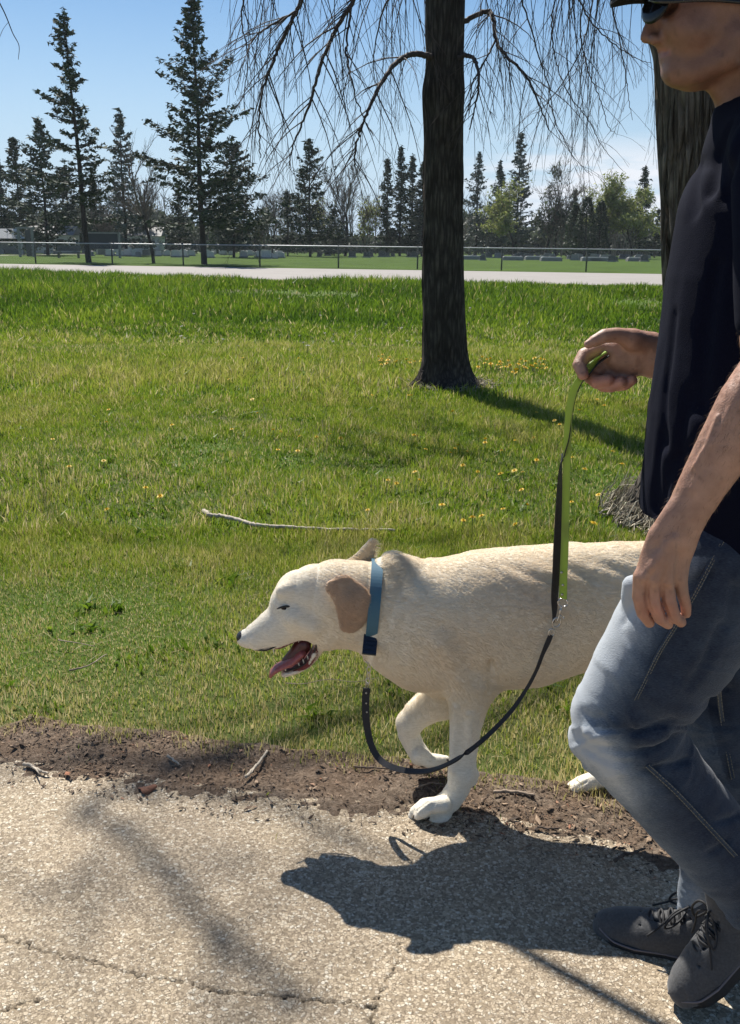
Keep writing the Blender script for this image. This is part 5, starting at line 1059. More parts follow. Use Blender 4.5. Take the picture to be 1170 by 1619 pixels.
    for k in range(900):
        a = r.uniform(2.2, 4.9); rr = r.uniform(.24, .56); b_ = np.array([1.68 + math.cos(a) * rr, YR + math.sin(a) * rr, r.uniform(.0, .05)]); d = np.array([-math.cos(a) * .6, -math.sin(a) * .6, r.uniform(.2, 1.3)]) * r.uniform(.05, .16)
        m_ = b_ + d * .5 + r.normal(0, .02, 3); mb.tube([b_, m_, b_ + d + r.normal(0, .02, 3)], [.0035, .003, .001], 4, False, a=r.rand())
    m_dry, n, b, o = newmat('dry_straw_stalks'); at = nd(n, 'ShaderNodeAttribute', attribute_name='hue').outputs['Fac']; n.links.new(ramp(n, at, [(0, (.12, .10, .07)), (.6, (.36, .31, .22)), (1, (.55, .49, .37))]), b.inputs['Base Color']); b.inputs['Roughness'].default_value = .8
    tag(mb.build('dead_grass', m_dry, attr='hue'), 'matted pale dead grass stalks round the foot of the furrowed tree', 'grass', kind='stuff')
    # rubbed dry ground at the foot of the lawn tree
    mb = MB()
    for k in range(700):
        a = r.uniform(0, 6.28); rr = abs(r.normal(.30, .09)); b_ = np.array([.78 + math.cos(a) * rr, YT + math.sin(a) * rr, .005]); d = r.normal(0, 1, 3) * [.05, .05, .02] + [0, 0, .02]; mb.tube([b_, b_ + d * .5 + [0, 0, .012], b_ + d], [.004, .004, .002], 3, False, a=r.rand())
    tag(mb.build('dead_grass', m_dry, attr='hue'), 'dry brown grass litter ringed round the foot of the lawn tree', 'grass', kind='stuff')

# ------------------------------------------------------------------ far trees
m_ndl, n, b, o = newmat('spruce_needles'); at = nd(n, 'ShaderNodeAttribute', attribute_name='hue').outputs['Fac']
gc = ramp(n, at, [(0, (.022, .036, .022)), (.5, (.045, .068, .038)), (1, (.09, .115, .058))]); n.links.new(gc, b.inputs['Base Color']); b.inputs['Roughness'].default_value = .7; b.inputs['Specular IOR Level'].default_value = .2  # greens lifted so the colour carries some of the distance haze
m_bluend, n, b, o = newmat('grey_spruce_needles'); at = nd(n, 'ShaderNodeAttribute', attribute_name='hue').outputs['Fac']
gc = ramp(n, at, [(0, (.05, .065, .055)), (.5, (.09, .115, .09)), (1, (.14, .165, .12))]); n.links.new(gc, b.inputs['Base Color']); b.inputs['Roughness'].default_value = .7
def leafmat(name, a, bb, c):
    m, n, b, o = newmat(name); at = nd(n, 'ShaderNodeAttribute', attribute_name='hue').outputs['Fac']; gc = ramp(n, at, [(0, a), (.5, bb), (1, c)]); n.links.new(gc, b.inputs['Base Color']); b.inputs['Roughness'].default_value = .6
    tr = nd(n, 'ShaderNodeBsdfTranslucent', {'Color': gc}); ms = nd(n, 'ShaderNodeMixShader', {0: .35, 1: b.outputs[0], 2: tr.outputs[0]}); n.links.new(ms.outputs[0], o.inputs[0]); return m
m_bud = leafmat('yellow_green_buds', (.13, .16, .04), (.25, .285, .075), (.36, .37, .13)); m_greyt = simple('grey_brown_twigs', (.14, .115, .095), .9, noise=.3, scale=3)
m_cedar = leafmat('dark_cedar_foliage', (.010, .022, .010), (.022, .042, .018), (.040, .068, .026))
m_pine = leafmat('grey_green_pine_foliage', (.030, .042, .026), (.060, .078, .045), (.10, .12, .07))
def tris(c, size, rnd, hue, flat=None):
    """leaf-sized triangles round points c"""
    n = len(c); a = rnd.normal(0, 1, (n, 3, 3)); 
    if flat is not None: a[..., 2] *= flat
    V = c[:, None] + a * np.asarray(size)[:, None, None] * .5; return V.reshape(-1, 3), np.arange(3 * n).reshape(-1, 3), np.repeat(hue, 3)
def spruce(base, H, R, seed, label=None, mat=None, gap=.25, lean=(0, 0), ntri=9000, bare=.10, group=None, sharp=1.0, asym=.3, tsz=1.0, name='spruce_tree'):
    rnd = np.random.RandomState(seed); base = np.array(base, float); t_ = empty(name, base); tag(t_, label, 'tree', group)
    ax = lambda h: base + np.array([lean[0] * h / H + .04 * math.sin(h * .7 + seed), lean[1], h]); mb = MB(); hs_ = np.linspace(-.3, H, 14)
    mb.tube([ax(h) for h in hs_], np.maximum(.012 * H * (1 - hs_ / H) ** .85 + .01, .01), 8); mb.build('trunk', m_sbark, t_)
    C = []; br = MB(); lv = bare * H; k = 0; side_gap = rnd.uniform(0, 6.28)
    while lv < H * .985:
        f = lv / H; nb = rnd.randint(4, 7)
        for _ in range(nb):
            a = rnd.uniform(0, 6.28)
            if rnd.rand() < gap * (.6 + .8 * (1 - f)): continue
            L = R * (1 - f) ** (.82 * sharp) * (1 - .45 * np.clip((.22 - f) / .22, 0, 1)) * rnd.uniform(.45, 1.22) * (1 + .25 * math.sin(lv * 2.3 + seed) * (f < .8)) * (1 + asym * math.cos(a - side_gap)) + .12
            dr = np.array([math.cos(a), math.sin(a), 0]); droop = -.30 + .55 * f; q = [ax(lv) + dr * L * s + np.array([0, 0, L * (droop * s + .26 * s * s)]) for s in np.linspace(0, 1, 5)]
            br.tube(q, np.linspace(.012 + .006 * L, .006, 5), 3, False)
            m_ = int(8 + L * 26 * ntri / 9000); s = rnd.uniform(.18, 1.03, m_); lat = rnd.normal(0, .17, m_) * L * (1.08 - s); pd = np.array([-dr[1], dr[0], 0])
            z = L * (droop * s + .26 * s * s); C.append(ax(lv) + dr * (L * s)[:, None] + pd * lat[:, None] + np.stack([0 * s, 0 * s, z - np.abs(rnd.normal(0, .055, m_)) * (1 + L * .5)], -1))
        lv += H * rnd.uniform(.018, .030) * (1 if H > 8 else 1.4)
    m_ = 60; s = rnd.uniform(.9, 1.0, m_); C.append(np.array([ax(h * H) for h in s]) + rnd.normal(0, .05, (m_, 3)) * (1.08 - s)[:, None] * 8)
    C = np.vstack(C); V, F, h = tris(C, tsz * rnd.uniform(.10, .26, len(C)) * (H / 14) ** .35, rnd, np.clip(rnd.normal(.45, .25, len(C)), 0, 1), .7)
    mesh_obj('crown', V, F, mat or m_ndl, t_, smooth=False, attrs={'hue': h}); br.build('branches', m_sbark, t_); return t_
def bare_tree(base, H, R, seed, label, leaf=0, mat=None, group=None, name='leafless_tree', up=.75, tw=1.0, size=.12):
    rnd = np.random.RandomState(seed); base = np.array(base, float); t_ = empty(name, base); tag(t_, label, 'tree', group); mb = MB(); br = MB(); tips = []
    def grow(p, d, L, r, dep):
        n = 4; pts = [p]
        for i in range(n): d = d + rnd.normal(0, .13, 3) + np.array([0, 0, .06]); d = d / np.linalg.norm(d); pts.append(pts[-1] + d * L / n)
        (mb if dep == 0 else br).tube(pts, np.linspace(r, r * .62, n + 1), 6 if dep < 2 else 3, False)
        if dep >= 5 or L < .25: tips.extend(pts[1:]); return
        for k in range(rnd.randint(3, 5) if dep > 0 else 6):
            i = rnd.randint(1 if dep else 2, n + 1); a = rnd.uniform(0, 6.28); s = np.array([math.cos(a), math.sin(a), 0]); nd_ = d * up + s * rnd.uniform(.4, .9) * (R / H * 2.2); grow(pts[i], nd_ / np.linalg.norm(nd_), L * rnd.uniform(.52, .78), max(r * rnd.uniform(.35, .6), .009 * tw), dep + 1)
        if dep > 1: tips.extend(pts[2:])
    grow(base - [0, 0, .2], np.array([0, 0, 1.]), H * .42, H * .017, 0)
    mb.build('trunk', m_sbark, t_); bo = br.build('branches', m_greyt, t_)
    if leaf:
        T_ = np.array(tips); C = T_[rnd.randint(0, len(T_), leaf)] + rnd.normal(0, .16, (leaf, 3)) * (H / 8); V, F, h = tris(C, rnd.uniform(.6, 1.4, leaf) * size, rnd, np.clip(rnd.normal(.5, .25, leaf), 0, 1)); mesh_obj('leaves', V, F, mat or m_bud, t_, smooth=False, attrs={'hue': h})
    return t_
def bush_tree(base, H, R, seed, label, mat, n=9000, power=.5, name='cedar_tree', group=None, size=.13):
    rnd = np.random.RandomState(seed); base = np.array(base, float); t_ = empty(name, base); tag(t_, label, 'tree', group)
    mb = MB(); mb.tube([base - [0, 0, .2], base + [0, 0, H * .5], base + [0, 0, H * .9]], [.14, .08, .02], 6); mb.build('trunk', m_sbark, t_)
    f = rnd.rand(n) ** .8; a = rnd.uniform(0, 6.28, n); lum = 1 + .22 * vnoise(np.stack([np.cos(a) * 2 + seed, np.sin(a) * 2, f * 5], -1)) + .10 * vnoise(np.stack([np.cos(a) * 6 + seed, np.sin(a) * 6, f * 16], -1))
    rr = R * np.clip(1 - f, 0, 1) ** power * np.clip(f / .08, .5, 1) * lum * rnd.beta(6, 1.3, n); C = base + np.stack([np.cos(a) * rr, np.sin(a) * rr, f * H], -1) + rnd.normal(0, .06, (n, 3))
    V, F, h = tris(C, rnd.uniform(.6, 1.5, n) * size, rnd, np.clip(rnd.normal(.5, .25, n), 0, 1)); mesh_obj('crown', V, F, mat, t_, smooth=False, attrs={'hue': h}); return t_
def at(u, vb, vt, Y=None):
    if Y is None: Y = float(G(u, vb)[1])
    b_ = P(u, vb, Y); t = P(u, vt, Y); return np.array([b_[0], Y, 0.0]), float(t[2])
if 'far' not in SKIP:
    # hero spruces close behind the fence
    b_, H = at(140, 411, 12, 64.); tp = P(100, 15, 64.); spruce(b_, H, 3.5, 3, 'tall thin ragged spruce leaning left, first of the two tallest by the fence', gap=.38, lean=(tp[0] - b_[0], 0), ntri=13000, bare=.16, asym=.30, tsz=1.15)
    b_, H = at(322, 415, -6, 62.); tp = P(304, 0, 62.); spruce(b_, H, 4.7, 8, 'tallest full spruce with drooping tiers right behind the fence', gap=.24, lean=(tp[0] - b_[0], 0), ntri=13000, bare=.17, asym=.2, tsz=1.15)
    b_, H = at(370, 401, 222, 95.); spruce(b_, H, 3.9, 12, 'dark bushy spruce just right of the tallest spruce', ntri=9000, tsz=1.4, gap=.08, bare=.10, sharp=.7)
    b_, H = at(243, 413, 214, 64.); bare_tree(b_, H, 1.9, 31, 'slim leafless tree between the two tallest spruces', name='leafless_tree')
    S1 = [(8, 398, 250, 110, 2.6, 'spruce cut by the left edge of the view'), (36, 398, 216, 105, 2.3, 'narrow dark spruce second from the left edge'), (76, 398, 186, 95, 3.0, 'broad dark spruce left of the leaning ragged spruce'), (200, 399, 172, 100, 2.4, 'grey green pointed spruce behind the slim leafless tree'), (455, 398, 300, 110, 2.0, 'small dark spruce left of the neat cone shaped spruce'), (490, 398, 219, 108, 3.2, 'neat cone shaped spruce standing clear of its neighbours'),
          (611, 396, 250, 125, 1.5, 'leftmost of the narrow spruces left of the lawn tree trunk'), (632, 396, 230, 125, 1.6, 'tallest of the narrow spruces left of the lawn tree trunk'), (650, 396, 244, 128, 1.7, 'third of the narrow spruces left of the lawn tree trunk'), (667, 396, 254, 125, 1.7, 'narrow spruce touching the left side of the lawn tree trunk'),
          (752, 396, 240, 130, 2.0, 'loose grey green spruce right of the lawn tree trunk'), (785, 396, 256, 128, 1.5, 'slender spruce between the lawn tree and the tallest pointed one'), (815, 396, 208, 135, 2.3, 'tall pointed spruce rising over the budding trees'), (1010, 396, 262, 140, 1.9, 'pointed spruce inside the yellow green tree on the right'), (905, 395, 300, 150, 1.6, 'small spruce tip behind the dark cedars'), (1036, 395, 330, 140, 1.8, 'low spruce beside the furrowed trunk on the right'), (112, 397, 262, 115, 2.6, 'dark spruce filling the gap behind the leaning ragged spruce'), (155, 397, 290, 112, 2.3, 'low dark spruce right of the leaning ragged spruce'), (285, 397, 300, 110, 2.5, 'dark low spruce left of the tallest full spruce'), (528, 397, 330, 118, 2.4, 'small green spruce right of the neat cone shaped spruce')]
    for i, (u, vb, vt, Y, R, lab) in enumerate(S1):
        b_, H = at(u, vb, vt, Y); spruce(b_, H, R * 1.3, 40 + i, lab, mat=m_bluend if i in (3, 10, 11, 12) else m_ndl, ntri=5200, tsz=1.6, gap=.12 if i not in (10,) else .4, bare=.08, asym=.15)
    B1 = [(545, 397, 236, 118, 3.0, 0, 'tall pale leafless tree right of the cone shaped spruce', None), (582, 397, 300, 125, 2.6, 900, 'pale budding tree left of the narrow spruces', m_bud), (430, 397, 292, 120, 3.4, 0, 'brown leafless tree between the bushy and the cone shaped spruce', None), (862, 396, 262, 125, 3.4, 500, 'tall leafless tree among the budding trees', m_pine), (812, 396, 278, 120, 3.4, 5200, 'yellow green budding tree under the tall pointed spruce', m_bud), (965, 396, 266, 122, 4.2, 7500, 'large yellow green budding tree, left half of the bright pair', m_bud), (1000, 396, 290, 120, 4.0, 8000, 'yellow green budding tree, right half of the bright pair', m_bud),
          (878, 396, 296, 124, 3.4, 3000, 'grey green pine with layered crown left of the cedars', m_pine), (172, 397, 300, 108, 3.0, 0, 'leafless tree behind the low dark spruce on the left', None), (520, 397, 300, 125, 3.0, 700, 'thin budding tree close behind the cone shaped spruce', m_bud), (405, 397, 318, 118, 3.0, 1500, 'low dull green tree right of the bushy spruce', m_pine), (228, 397, 300, 112, 3, 1400, 'dull green tree behind the slim leafless tree', m_pine)]
    for i, (u, vb, vt, Y, R, lf, lab, mt) in enumerate(B1):
        b_, H = at(u, vb, vt, Y); bare_tree(b_, H, R, 80 + i, lab, lf, mt, name='leafless_tree' if not lf else 'budding_tree', tw=2.2, size=.22)
    for i, (u, vt, Y, R, lab) in enumerate([(906, 322, 118, 1.3, 'left of the dark clipped cedars'), (924, 312, 116, 1.7, 'tallest of the dark clipped cedars'), (946, 318, 117, 1.4, 'right of the dark clipped cedars'), (352, 352, 130, 2.5, 'dark rounded shrub behind the tallest full spruce')]):
        b_, H = at(u, 396, vt, Y); bush_tree(b_, H, R, 7 + i, lab, m_cedar, 6000, .45)
    # far-off belt of wood along the horizon
    r = np.random.RandomState(17); n_ = 60000; a = r.uniform(-100, 100, n_); Yb = r.uniform(165, 185, n_); hp = 4.2 + 3.4 * fbm(np.stack([a * .05, 0 * a, 0 * a], -1), 3) + 1.6 * fbm(np.stack([a * .35, 0 * a + 4, 0 * a], -1), 2); hp = np.maximum(hp, 2.2); z = hp * r.rand(n_) ** .9
    V, F, h = tris(np.stack([a, Yb, z + .2], -1), r.uniform(.4, 1.1, n_), r, np.clip(r.normal(.5, .3, n_), 0, 1))
    tag(mesh_obj('distant_wood', V, F, m_pine, smooth=False, attrs={'hue': h}), 'far-off belt of dull green and brown wood along the horizon', 'wood', kind='stuff')
    r = np.random.RandomState(18); mb = MB()
    for k in range(260):
        x = r.uniform(-75, 75); Yb = r.uniform(140, 165); Hh = r.uniform(5, 11)
        mb.tube([(x, Yb, 0), (x + r.normal(0, .2), Yb, Hh * .5), (x + r.normal(0, .5), Yb, Hh)], [.12, .07, .02], 3, False)
        for j in range(14):
            z0 = r.uniform(.25, .9) * Hh; dx = r.normal(0, 1); mb.tube([(x, Yb, z0), (x + dx * .5, Yb, z0 + 1.0), (x + dx, Yb, z0 + r.uniform(1, 2.4))], [.035, .025, .012], 3, False)
    tag(mb.build('distant_saplings', m_greyt), 'thicket of grey leafless stems in front of the far wood', 'thicket', kind='stuff')
# ================================================================== FENCE, GRAVESTONES, SMALL THINGS
m_galv = simple('galvanised_steel', (.42, .43, .44), .45, metal=.7, noise=.1, scale=5); m_post = simple('weathered_dark_post', (.07, .075, .06), .8, noise=.3, scale=6)
if 'fence' not in SKIP:
    fy = lambda x: 55.4 - .166 * x
    def fx(u, v=420):
        d = ray(u, v); x = 0
        for _ in range(20): x = d[0] / d[1] * fy(x)
        return x
    us = [-75, 57, 178, 290, 411, 535, 660, 793, 927, 1062, 1200]; fn = empty('chain_link_fence', (0, 55.4, 0)); tag(fn, 'long low chain link fence with a pale top rail between road and cemetery', 'fence')
    xs_ = [fx(u) for u in us]
    for x in xs_:
        mb = MB(); mb.tube([(x, fy(x), -.1), (x, fy(x), 1.24)], .045, 8); mb.ell((x, fy(x), 1.25), (.06, .06, .03), 8, 4); mb.build('post', m_post, fn)
    x0, x1 = xs_[0] - 1, xs_[-1] + 1; mb = MB(); xx = np.linspace(x0, x1, 60); mb.tube(np.stack([xx, fy(xx) - .05, 0 * xx + 1.20], -1), .032, 8); mb.build('top_rail', m_galv, fn)
    n_ = int((x1 - x0) / .085); mb = MB(); X0 = x0 + np.arange(n_) * .085; Vs = []; Fs = []
    for s_ in (-1, 1):
        a = np.stack([X0, fy(X0) - .055 + s_ * .003, 0 * X0 + .03], -1); b_ = np.stack([X0 + s_ * 1.15, fy(X0 + s_ * 1.15) - .055 + s_ * .003, 0 * X0 + 1.18], -1); w_ = np.array([.0015, 0, 0])
        V = np.stack([a - w_, a + w_, b_ + w_, b_ - w_], 1).reshape(-1, 3); Q = (np.arange(n_)[:, None] * 4 + np.arange(4)); mb.add(V, Q)
    mo = mb.build('wire_mesh', m_galv, fn, smooth=False)
m_st_l = simple('pale_granite', (.50, .49, .47), .7, noise=.15, scale=8); m_st_d = simple('dark_polished_granite', (.05, .05, .055), .35, noise=.2, scale=8); m_st_g = simple('grey_granite', (.22, .215, .21), .7, noise=.2, scale=8)
def stone_proto(name, kind, mat, label, group):
    t_ = empty(name, (0, 0, 0)); tag(t_, label, 'gravestone', group)
    mb = MB(); mb.box((0, 0, .09), (1.15, .42, .18)); o_ = mb.build('plinth', m_st_g, t_, smooth=False)
    mb = MB(); n = 14; w, h, d = .46, .62, .11
    if kind == 0: pr = [(-w, .18), (w, .18), (w, .18 + h * .8)] + [(w * math.cos(a), .18 + h * .8 + h * .25 * math.sin(a)) for a in np.linspace(0, math.pi, n)][1:-1] + [(-w, .18 + h * .8)]
    elif kind == 1: pr = [(-w, .18), (w, .18), (w * 1.05, .18 + h * .55), (w * .8, .18 + h), (-w * .8, .18 + h), (-w * 1.05, .18 + h * .55)]
    else: pr = [(-w * .55, .18), (w * .55, .18), (w * .5, 1.15), (w * .2, 1.4), (-w * .2, 1.4), (-w * .5, 1.15)]
    k = len(pr); V = [(x, -d, z) for x, z in pr] + [(x, d, z) for x, z in pr]; V = np.array(V); c0 = V[:k].mean(0); c1 = V[k:].mean(0); V = np.vstack([V, c0, c1])
    Q = [[i, (i + 1) % k, k + (i + 1) % k, k + i] for i in range(k)]; T = [[(i + 1) % k, i, 2 * k] for i in range(k)] + [[k + i, k + (i + 1) % k, 2 * k + 1] for i in range(k)]
    mb.add(V, Q, T); mb.build('headstone', mat, t_, smooth=False); return t_
if 'stones' not in SKIP:
    r = np.random.RandomState(9)
    fams = [('pale gravestone in the long rows left of the lawn tree', 'pale gravestones in rows', 0, m_st_l, [(r.uniform(130, 450), r.uniform(88, 135)) for _ in range(64)]),
            ('dark polished gravestone on the mown grass left of the lawn tree', 'dark gravestones left of the lawn tree', 1, m_st_d, [(u, r.uniform(98, 118)) for u in (505, 518, 557, 580, 586, 604, 612, 621, 648, 655)]),
            ('grey gravestone far behind the fence, right of the lawn tree', 'grey gravestones right of the lawn tree', 1, m_st_g, [(r.uniform(740, 1040), r.uniform(100, 132)) for _ in range(30)]),
            ('dark gravestone far behind the fence, right of the lawn tree', 'dark gravestones right of the lawn tree', 0, m_st_d, [(r.uniform(740, 1040), r.uniform(92, 125)) for _ in range(18)]),
            ('grey gravestone in the shade of the left spruces', 'grey gravestones under the spruces', 0, m_st_g, [(r.uniform(-10, 300), r.uniform(92, 130)) for _ in range(26)])]
    for lab, grp, kind, mt, spots in fams:
        pr = stone_proto('gravestone', kind, mt, lab, grp)
        for i, (u, Y) in enumerate(spots):
            o_ = pr if i == 0 else copy_tree(pr); x = P(u, 395, Y)[0]; o_.location = (x, Y, 0); o_.rotation_euler = (0, 0, r.normal(0, .25)); s_ = r.uniform(.5, .85); o_.scale = (s_, 1, s_)
    # slab graves lying flat and bright
    pr = None
    for u, Y in [(744, 98), (811, 96), (872, 94), (936, 97), (950, 97), (846, 101), (1008, 99)]:
        x = P(u, 395, Y)[0]
        if pr is None:
            t_ = empty('flat_gravestone', (0, 0, 0)); tag(t_, 'flat bright grave slab on the mown grass right of the lawn tree', 'gravestone', 'flat grave slabs'); mb = MB(); mb.box((0, 0, .16), (2.0, 1.0, .32)); mb.build('kerb', m_st_g, t_, smooth=False); mb = MB(); mb.box((0, 0, .36), (1.8, .85, .08)); mb.build('slab', m_st_l, t_, smooth=False); pr = t_; o_ = t_
        else: o_ = copy_tree(pr)
        o_.location = (x, Y, 0)
    # dark board sign, door-like frame, pale shelter, white sheds
    def thing(name, u, Y, label, cat): b_ = P(u, 395, Y); t_ = empty(name, (b_[0], Y, 0)); tag(t_, label, cat); return t_, b_[0]
    Y = 84.; t_, x = thing('notice_board', 164, Y, 'wide dark notice board standing between the first two tall spruces', 'notice board'); m_ = Y / 1500 * .99
    mb = MB(); mb.box((x, Y, 1.35), (2.55, .12, 1.25)); mb.build('panel', simple('dark_blue_grey_board', (.025, .03, .04), .5), t_, smooth=False)
    for s_ in (-1, 1): mb = MB(); mb.box((x + s_ * 1.36, Y, 1.0), (.16, .2, 2.2)); mb.build('post', m_st_g, t_, smooth=False)
    mb = MB(); mb.box((x, Y, 2.04), (2.9, .34, .12)); mb.build('cap_beam', m_st_g, t_, smooth=False)
    Y = 84.; t_, x = thing('door_frame_monument', 42, Y, 'tall grey open frame monument near the left edge', 'monument')
    for s_ in (-1, 1): mb = MB(); mb.box((x + s_ * .58, Y, 1.1), (.16, .25, 2.5)); mb.build('pillar', m_st_g, t_, smooth=False)
    mb = MB(); mb.box((x, Y, 2.38), (1.5, .3, .14)); mb.build('lintel', m_st_g, t_, smooth=False); mb = MB(); mb.box((x + .2, Y + .03, 1.15), (.42, .08, 2.2)); mb.build('panel', m_st_d, t_, smooth=False)
    Y = 100.; t_, x = thing('pale_shelter', 10, Y, 'small shelter with a pale pitched roof by the left edge', 'shelter')
    mb = MB(); mb.add(np.array([(x - 2.2, Y - 1, 1.55), (x + 2.2, Y - 1, 1.55), (x + 2.2, Y + 1, 1.55), (x - 2.2, Y + 1, 1.55), (x - 1.2, Y, 2.5), (x + 1.2, Y, 2.5)]), [[0, 1, 5, 4], [2, 3, 4, 5], [3, 2, 1, 0]], [[1, 2, 5], [3, 0, 4]]); mb.build('roof', m_st_l, t_, smooth=False)
    for sx in (-1.9, 1.9):
        for sy in (-.8, .8): mb = MB(); mb.box((x + sx, Y + sy, .77), (.14, .14, 1.55)); mb.build('post', m_st_l, t_, smooth=False)
    mb = MB(); mb.box((x, Y + .5, .55), (3.4, .1, 1.0)); mb.build('back_panel', m_st_g, t_, smooth=False)
    Y = 80.; t_, x = thing('park_bench', 108, Y, 'dark bench on the grass left of the notice board', 'bench')
    mb = MB(); mb.box((x, Y, .46), (1.9, .45, .06)); mb.build('seat', m_st_d, t_, smooth=False); mb = MB(); mb.box((x, Y + .24, .78), (1.9, .05, .42)); mb.build('backrest', m_st_d, t_, smooth=False)
    for s_ in (-1, 1): mb = MB(); mb.box((x + s_ * .8, Y, .22), (.08, .42, .44)); mb.build('leg', m_st_d, t_, smooth=False)
    Y = 112.
    for u, w, lab in ((86, 5.0, 'low white building behind the leaning ragged spruce'), (232, 3.6, 'low white building behind the slim leafless tree')):
        t_, x = thing('white_building', u, Y, lab, 'building'); m_wh = simple('white_siding', (.62, .62, .60), .7, noise=.04)
        mb = MB(); mb.box((x, Y, 1.0), (w, 3, 2.0)); wl = mb.build('wall', m_wh, t_, smooth=False); mb = MB(); mb.add(np.array([(x - w / 2 - .3, Y - 1.8, 2.0), (x + w / 2 + .3, Y - 1.8, 2.0), (x + w / 2 + .3, Y + 1.8, 2.0), (x - w / 2 - .3, Y + 1.8, 2.0), (x - w / 2 - .3, Y, 3.0), (x + w / 2 + .3, Y, 3.0)]), [[0, 1, 5, 4], [2, 3, 4, 5], [3, 2, 1, 0]], [[1, 2, 5], [3, 0, 4]]); mb.build('roof', m_st_g, t_, smooth=False)
        for k in (-1, 1): mb = MB(); mb.box((x + k * w * .25, Y - 1.51, 1.15), (.8, .06, .8)); mb.build('window', m_st_d, t_, smooth=False)
# ---- pale fallen branch in the grass
m_pale = simple('bleached_dead_wood', (.42, .36, .28), .8, noise=.3, scale=60, bumpd=.002)
def stick(label, pix, r0, r1, z=.02, mat=None, name='fallen_branch', cat='branch', side=(), yoff=0):
    mb = MB(); q = []
    for u, v in pix: g = G(u, v, z); q.append(g + [0, yoff, 0])
    q = spline(np.array(q), 7); rr_ = np.random.RandomState(len(label)); q += rr_.normal(0, 1, q.shape) * [r0 * .25, r0 * .25, r0 * .12]; mb.tube(q, np.linspace(r0, r1, len(q)) * rr_.uniform(.8, 1.15, len(q)), 7)
    for (u, v), (u2, v2) in side: mb.tube([G(u, v, z), (G(u, v, z) + G(u2, v2, z + .01)) / 2 + [0, .003, 0], G(u2, v2, z + .01)], [r0 * .6, r0 * .45, r0 * .25], 5)
    return tag(mb.build(name, mat or m_pale), label, cat)
stick('long pale bare branch lying in the grass behind the dog\'s head', [(322, 808), (332, 814), (352, 816), (376, 822), (400, 829), (430, 832), (470, 834), (520, 837), (570, 838), (625, 838)], .012, .006, .034)
m_tw2 = simple('dry_stick', (.28, .215, .16), .85, noise=.4, scale=80, bumpd=.001); m_tw3 = simple('dark_stick', (.10, .07, .05), .85, noise=.4, scale=80)
stick('pale forked stick on the soil beside the lawn edge, left of the lead loop', [(388, 1229), (402, 1214), (413, 1201), (422, 1187)], .0042, .003, .026, m_pale, 'stick', 'stick', [((402, 1214), (398, 1222))])
stick('two-pronged pale stick at the left end of the soil strip', [(38, 1208), (52, 1212), (64, 1219), (76, 1222)], .005, .003, .024, m_pale, 'stick', 'stick', [((52, 1212), (62, 1224))])
stick('short pale splinter on the soil left of the middle', [(266, 1195), (274, 1202), (283, 1208)], .004, .002, .024, m_pale, 'stick', 'stick')
stick('brown stick on the soil right of the dog\'s planted paw', [(782, 1252), (800, 1251), (822, 1253), (845, 1257)], .005, .003, .026, m_tw2, 'stick', 'stick')
stick('thin dark curved stick on the path edge near the man\'s leg', [(972, 1360), (985, 1352), (1000, 1349), (1020, 1341)], .004, .003, .022, m_tw3, 'stick', 'stick')
stick('short dark stick on the soil between the paws', [(850, 1306), (868, 1310), (886, 1309)], .003, .002, .024, m_tw3, 'stick', 'stick')
stick('slim straw stalk lying on the grass under the dog\'s jaw', [(452, 1080), (480, 1081), (520, 1074), (560, 1078), (600, 1071)], .0014, .0008, .03, m_tw2, 'straw_stalk', 'stalk')
stick('thin pale twig on the grass near the left of the worn strip', [(92, 1012), (120, 1016), (150, 1022)], .002, .001, .03, m_tw2, 'twig', 'twig')
stick('thin grey twig in the grass left of the dog\'s chin', [(110, 1060), (140, 1052), (168, 1034)], .003, .0015, .03, m_tw2, 'twig', 'twig')
stick('small twig on the soil just left of the planted paw', [(560, 1212), (590, 1214), (625, 1216)], .003, .002, .024, m_tw3, 'twig', 'twig')
stick('slender tan twig lying flat on the soil under the raised paw', [(662, 1244), (682, 1238), (700, 1240)], .003, .0015, .024, m_tw2, 'twig', 'twig')
# red-brown dead leaf on the path edge
mb = MB(); g = G(232, 1247, .02); th = np.linspace(0, 2 * np.pi, 15)[:-1]; rr_ = .017 * (1 + .3 * np.sin(th * 3)); V = np.vstack([[g + [0, 0, .004]], np.stack([g[0] + np.cos(th) * rr_ * 1.2, g[1] + np.sin(th) * rr_, g[2] + .004 * np.sin(th * 2)], -1)]); T = [[0, i + 1, (i + 1) % 14 + 1] for i in range(14)]; V2 = V - [0, 0, .0012]
mb.add(np.vstack([V, V2]), [[i + 1, 16 + i, 16 + (i + 1) % 14, (i + 1) % 14 + 1] for i in range(14)], T + [[15, 15 + (i + 1) % 14 + 1, 16 + i] for i in range(14)]); tag(mb.build('dead_leaf', simple('rusty_dead_leaf', (.20, .085, .045), .8, noise=.4, scale=90)), 'curled rusty dead leaf at the edge of the path', 'leaf')
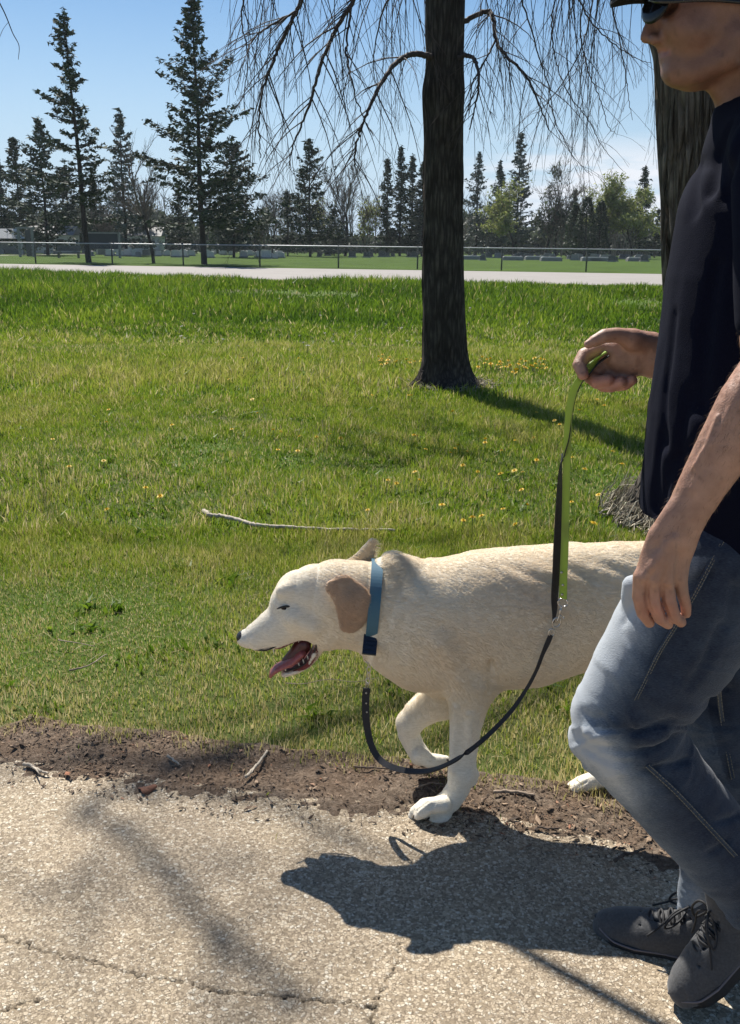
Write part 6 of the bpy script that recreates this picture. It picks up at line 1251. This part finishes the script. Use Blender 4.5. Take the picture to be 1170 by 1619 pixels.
# ---- dandelions
m_yel = simple('dandelion_yellow', (.75, .52, .02), .6, noise=.15, scale=200); m_stem = simple('dandelion_stem', (.16, .22, .06), .6); m_puff = simple('dandelion_seed_white', (.60, .58, .50), .9)
def dandelion(mat, label, group):
    t_ = empty('dandelion', (0, 0, 0)); tag(t_, label, 'dandelion', group); mb = MB(); mb.tube([(0, 0, -.01), (.004, 0, .04), (.002, 0, .075)], .002, 5, False); mb.build('stem', m_stem, t_)
    mb = MB(); r = np.random.RandomState(2)
    for ring_, (n, rad, h) in enumerate(((14, .020, .078), (12, .015, .083), (8, .009, .087))):
        for k in range(n):
            a = 2 * math.pi * (k + .5 * ring_) / n; d = np.array([math.cos(a), math.sin(a), 0]); p_ = np.array([-d[1], d[0], 0]) * .0022; c = np.array([.002, 0, .074]); e = np.array([.002, 0, h]) + d * rad
            mb.add(np.array([c, (c + e) / 2 - p_ + [0, 0, .003], e, (c + e) / 2 + p_ + [0, 0, .003]]), [[0, 1, 2, 3]])
    mb.build('flower_head', mat, t_, smooth=False); return t_
if 'dand' not in SKIP:
    r = np.random.RandomState(33)
    row = [(r.uniform(585, 668), r.normal(577, 3)) for _ in range(20)] + [(r.uniform(745, 872), r.normal(583, 4)) for _ in range(46)]
    sc = [(278, 680), (112, 742), (442, 678), (540, 694), (368, 684), (660, 744), (612, 764), (818, 744), (846, 734), (732, 742), (760, 704), (908, 728), (950, 782), (828, 832), (890, 768), (716, 712), (650, 700), (800, 760), (180, 816), (586, 806), (655, 760), (770, 820), (700, 800), (480, 690), (500, 690), (430, 683)] + [(r.uniform(560, 1010), r.uniform(620, 840)) for _ in range(34)] + [(r.uniform(0, 560), r.uniform(560, 800)) for _ in range(16)]
    bank = [(r.uniform(280, 660), r.uniform(468, 560)) for _ in range(46)] + [(r.uniform(740, 1040), r.uniform(470, 560)) for _ in range(10)]
    for lst, mt, lab, grp, s0 in ((row, m_yel, 'yellow dandelion in the dense row level with the lawn tree trunk', 'dandelions in the row by the tree', 1.35), (sc, m_yel, 'yellow dandelion scattered over the open lawn', 'dandelions scattered over the lawn', .95), (bank, m_puff, 'pale dandelion seed head on the far side of the lawn before the bank', 'pale dandelions before the bank', 1.5)):
        pr = dandelion(mt, lab, grp)
        for i, (u, v) in enumerate(lst):
            o_ = pr if i == 0 else copy_tree(pr); g = G(u, v); z = float(ground_z(g[0], g[1])); 
            for _ in range(4): g = G(u, v, z + .05); z = float(ground_z(g[0], g[1]))
            s_ = s0 * r.uniform(.75, 1.2); o_.location = (g[0], g[1], z); o_.scale = (s_, s_, s_ * r.uniform(.6, 1.3)); o_.rotation_euler = (r.normal(-.2, .2), r.normal(0, .25), r.uniform(0, 6))

# ---- the air: a thin even haze over the whole place
m_haze = D.materials.new('thin_air_haze'); m_haze.use_nodes = True; n = m_haze.node_tree; n.nodes.clear(); o = n.nodes.new('ShaderNodeOutputMaterial'); pv = n.nodes.new('ShaderNodeVolumePrincipled')
pv.inputs['Color'].default_value = (.86, .93, 1, 1); pv.inputs['Density'].default_value = .0002; pv.inputs['Anisotropy'].default_value = .2; n.links.new(pv.outputs[0], o.inputs['Volume'])
mb = MB(); mb.box((0, 320, 8.5), (900, 700, 19.6)); hz = mb.build('haze', m_haze, smooth=False); tag(hz, kind='stuff', label='thin pale air haze softening the far trees', cat='haze'); SC.cycles.volume_bounces = 0
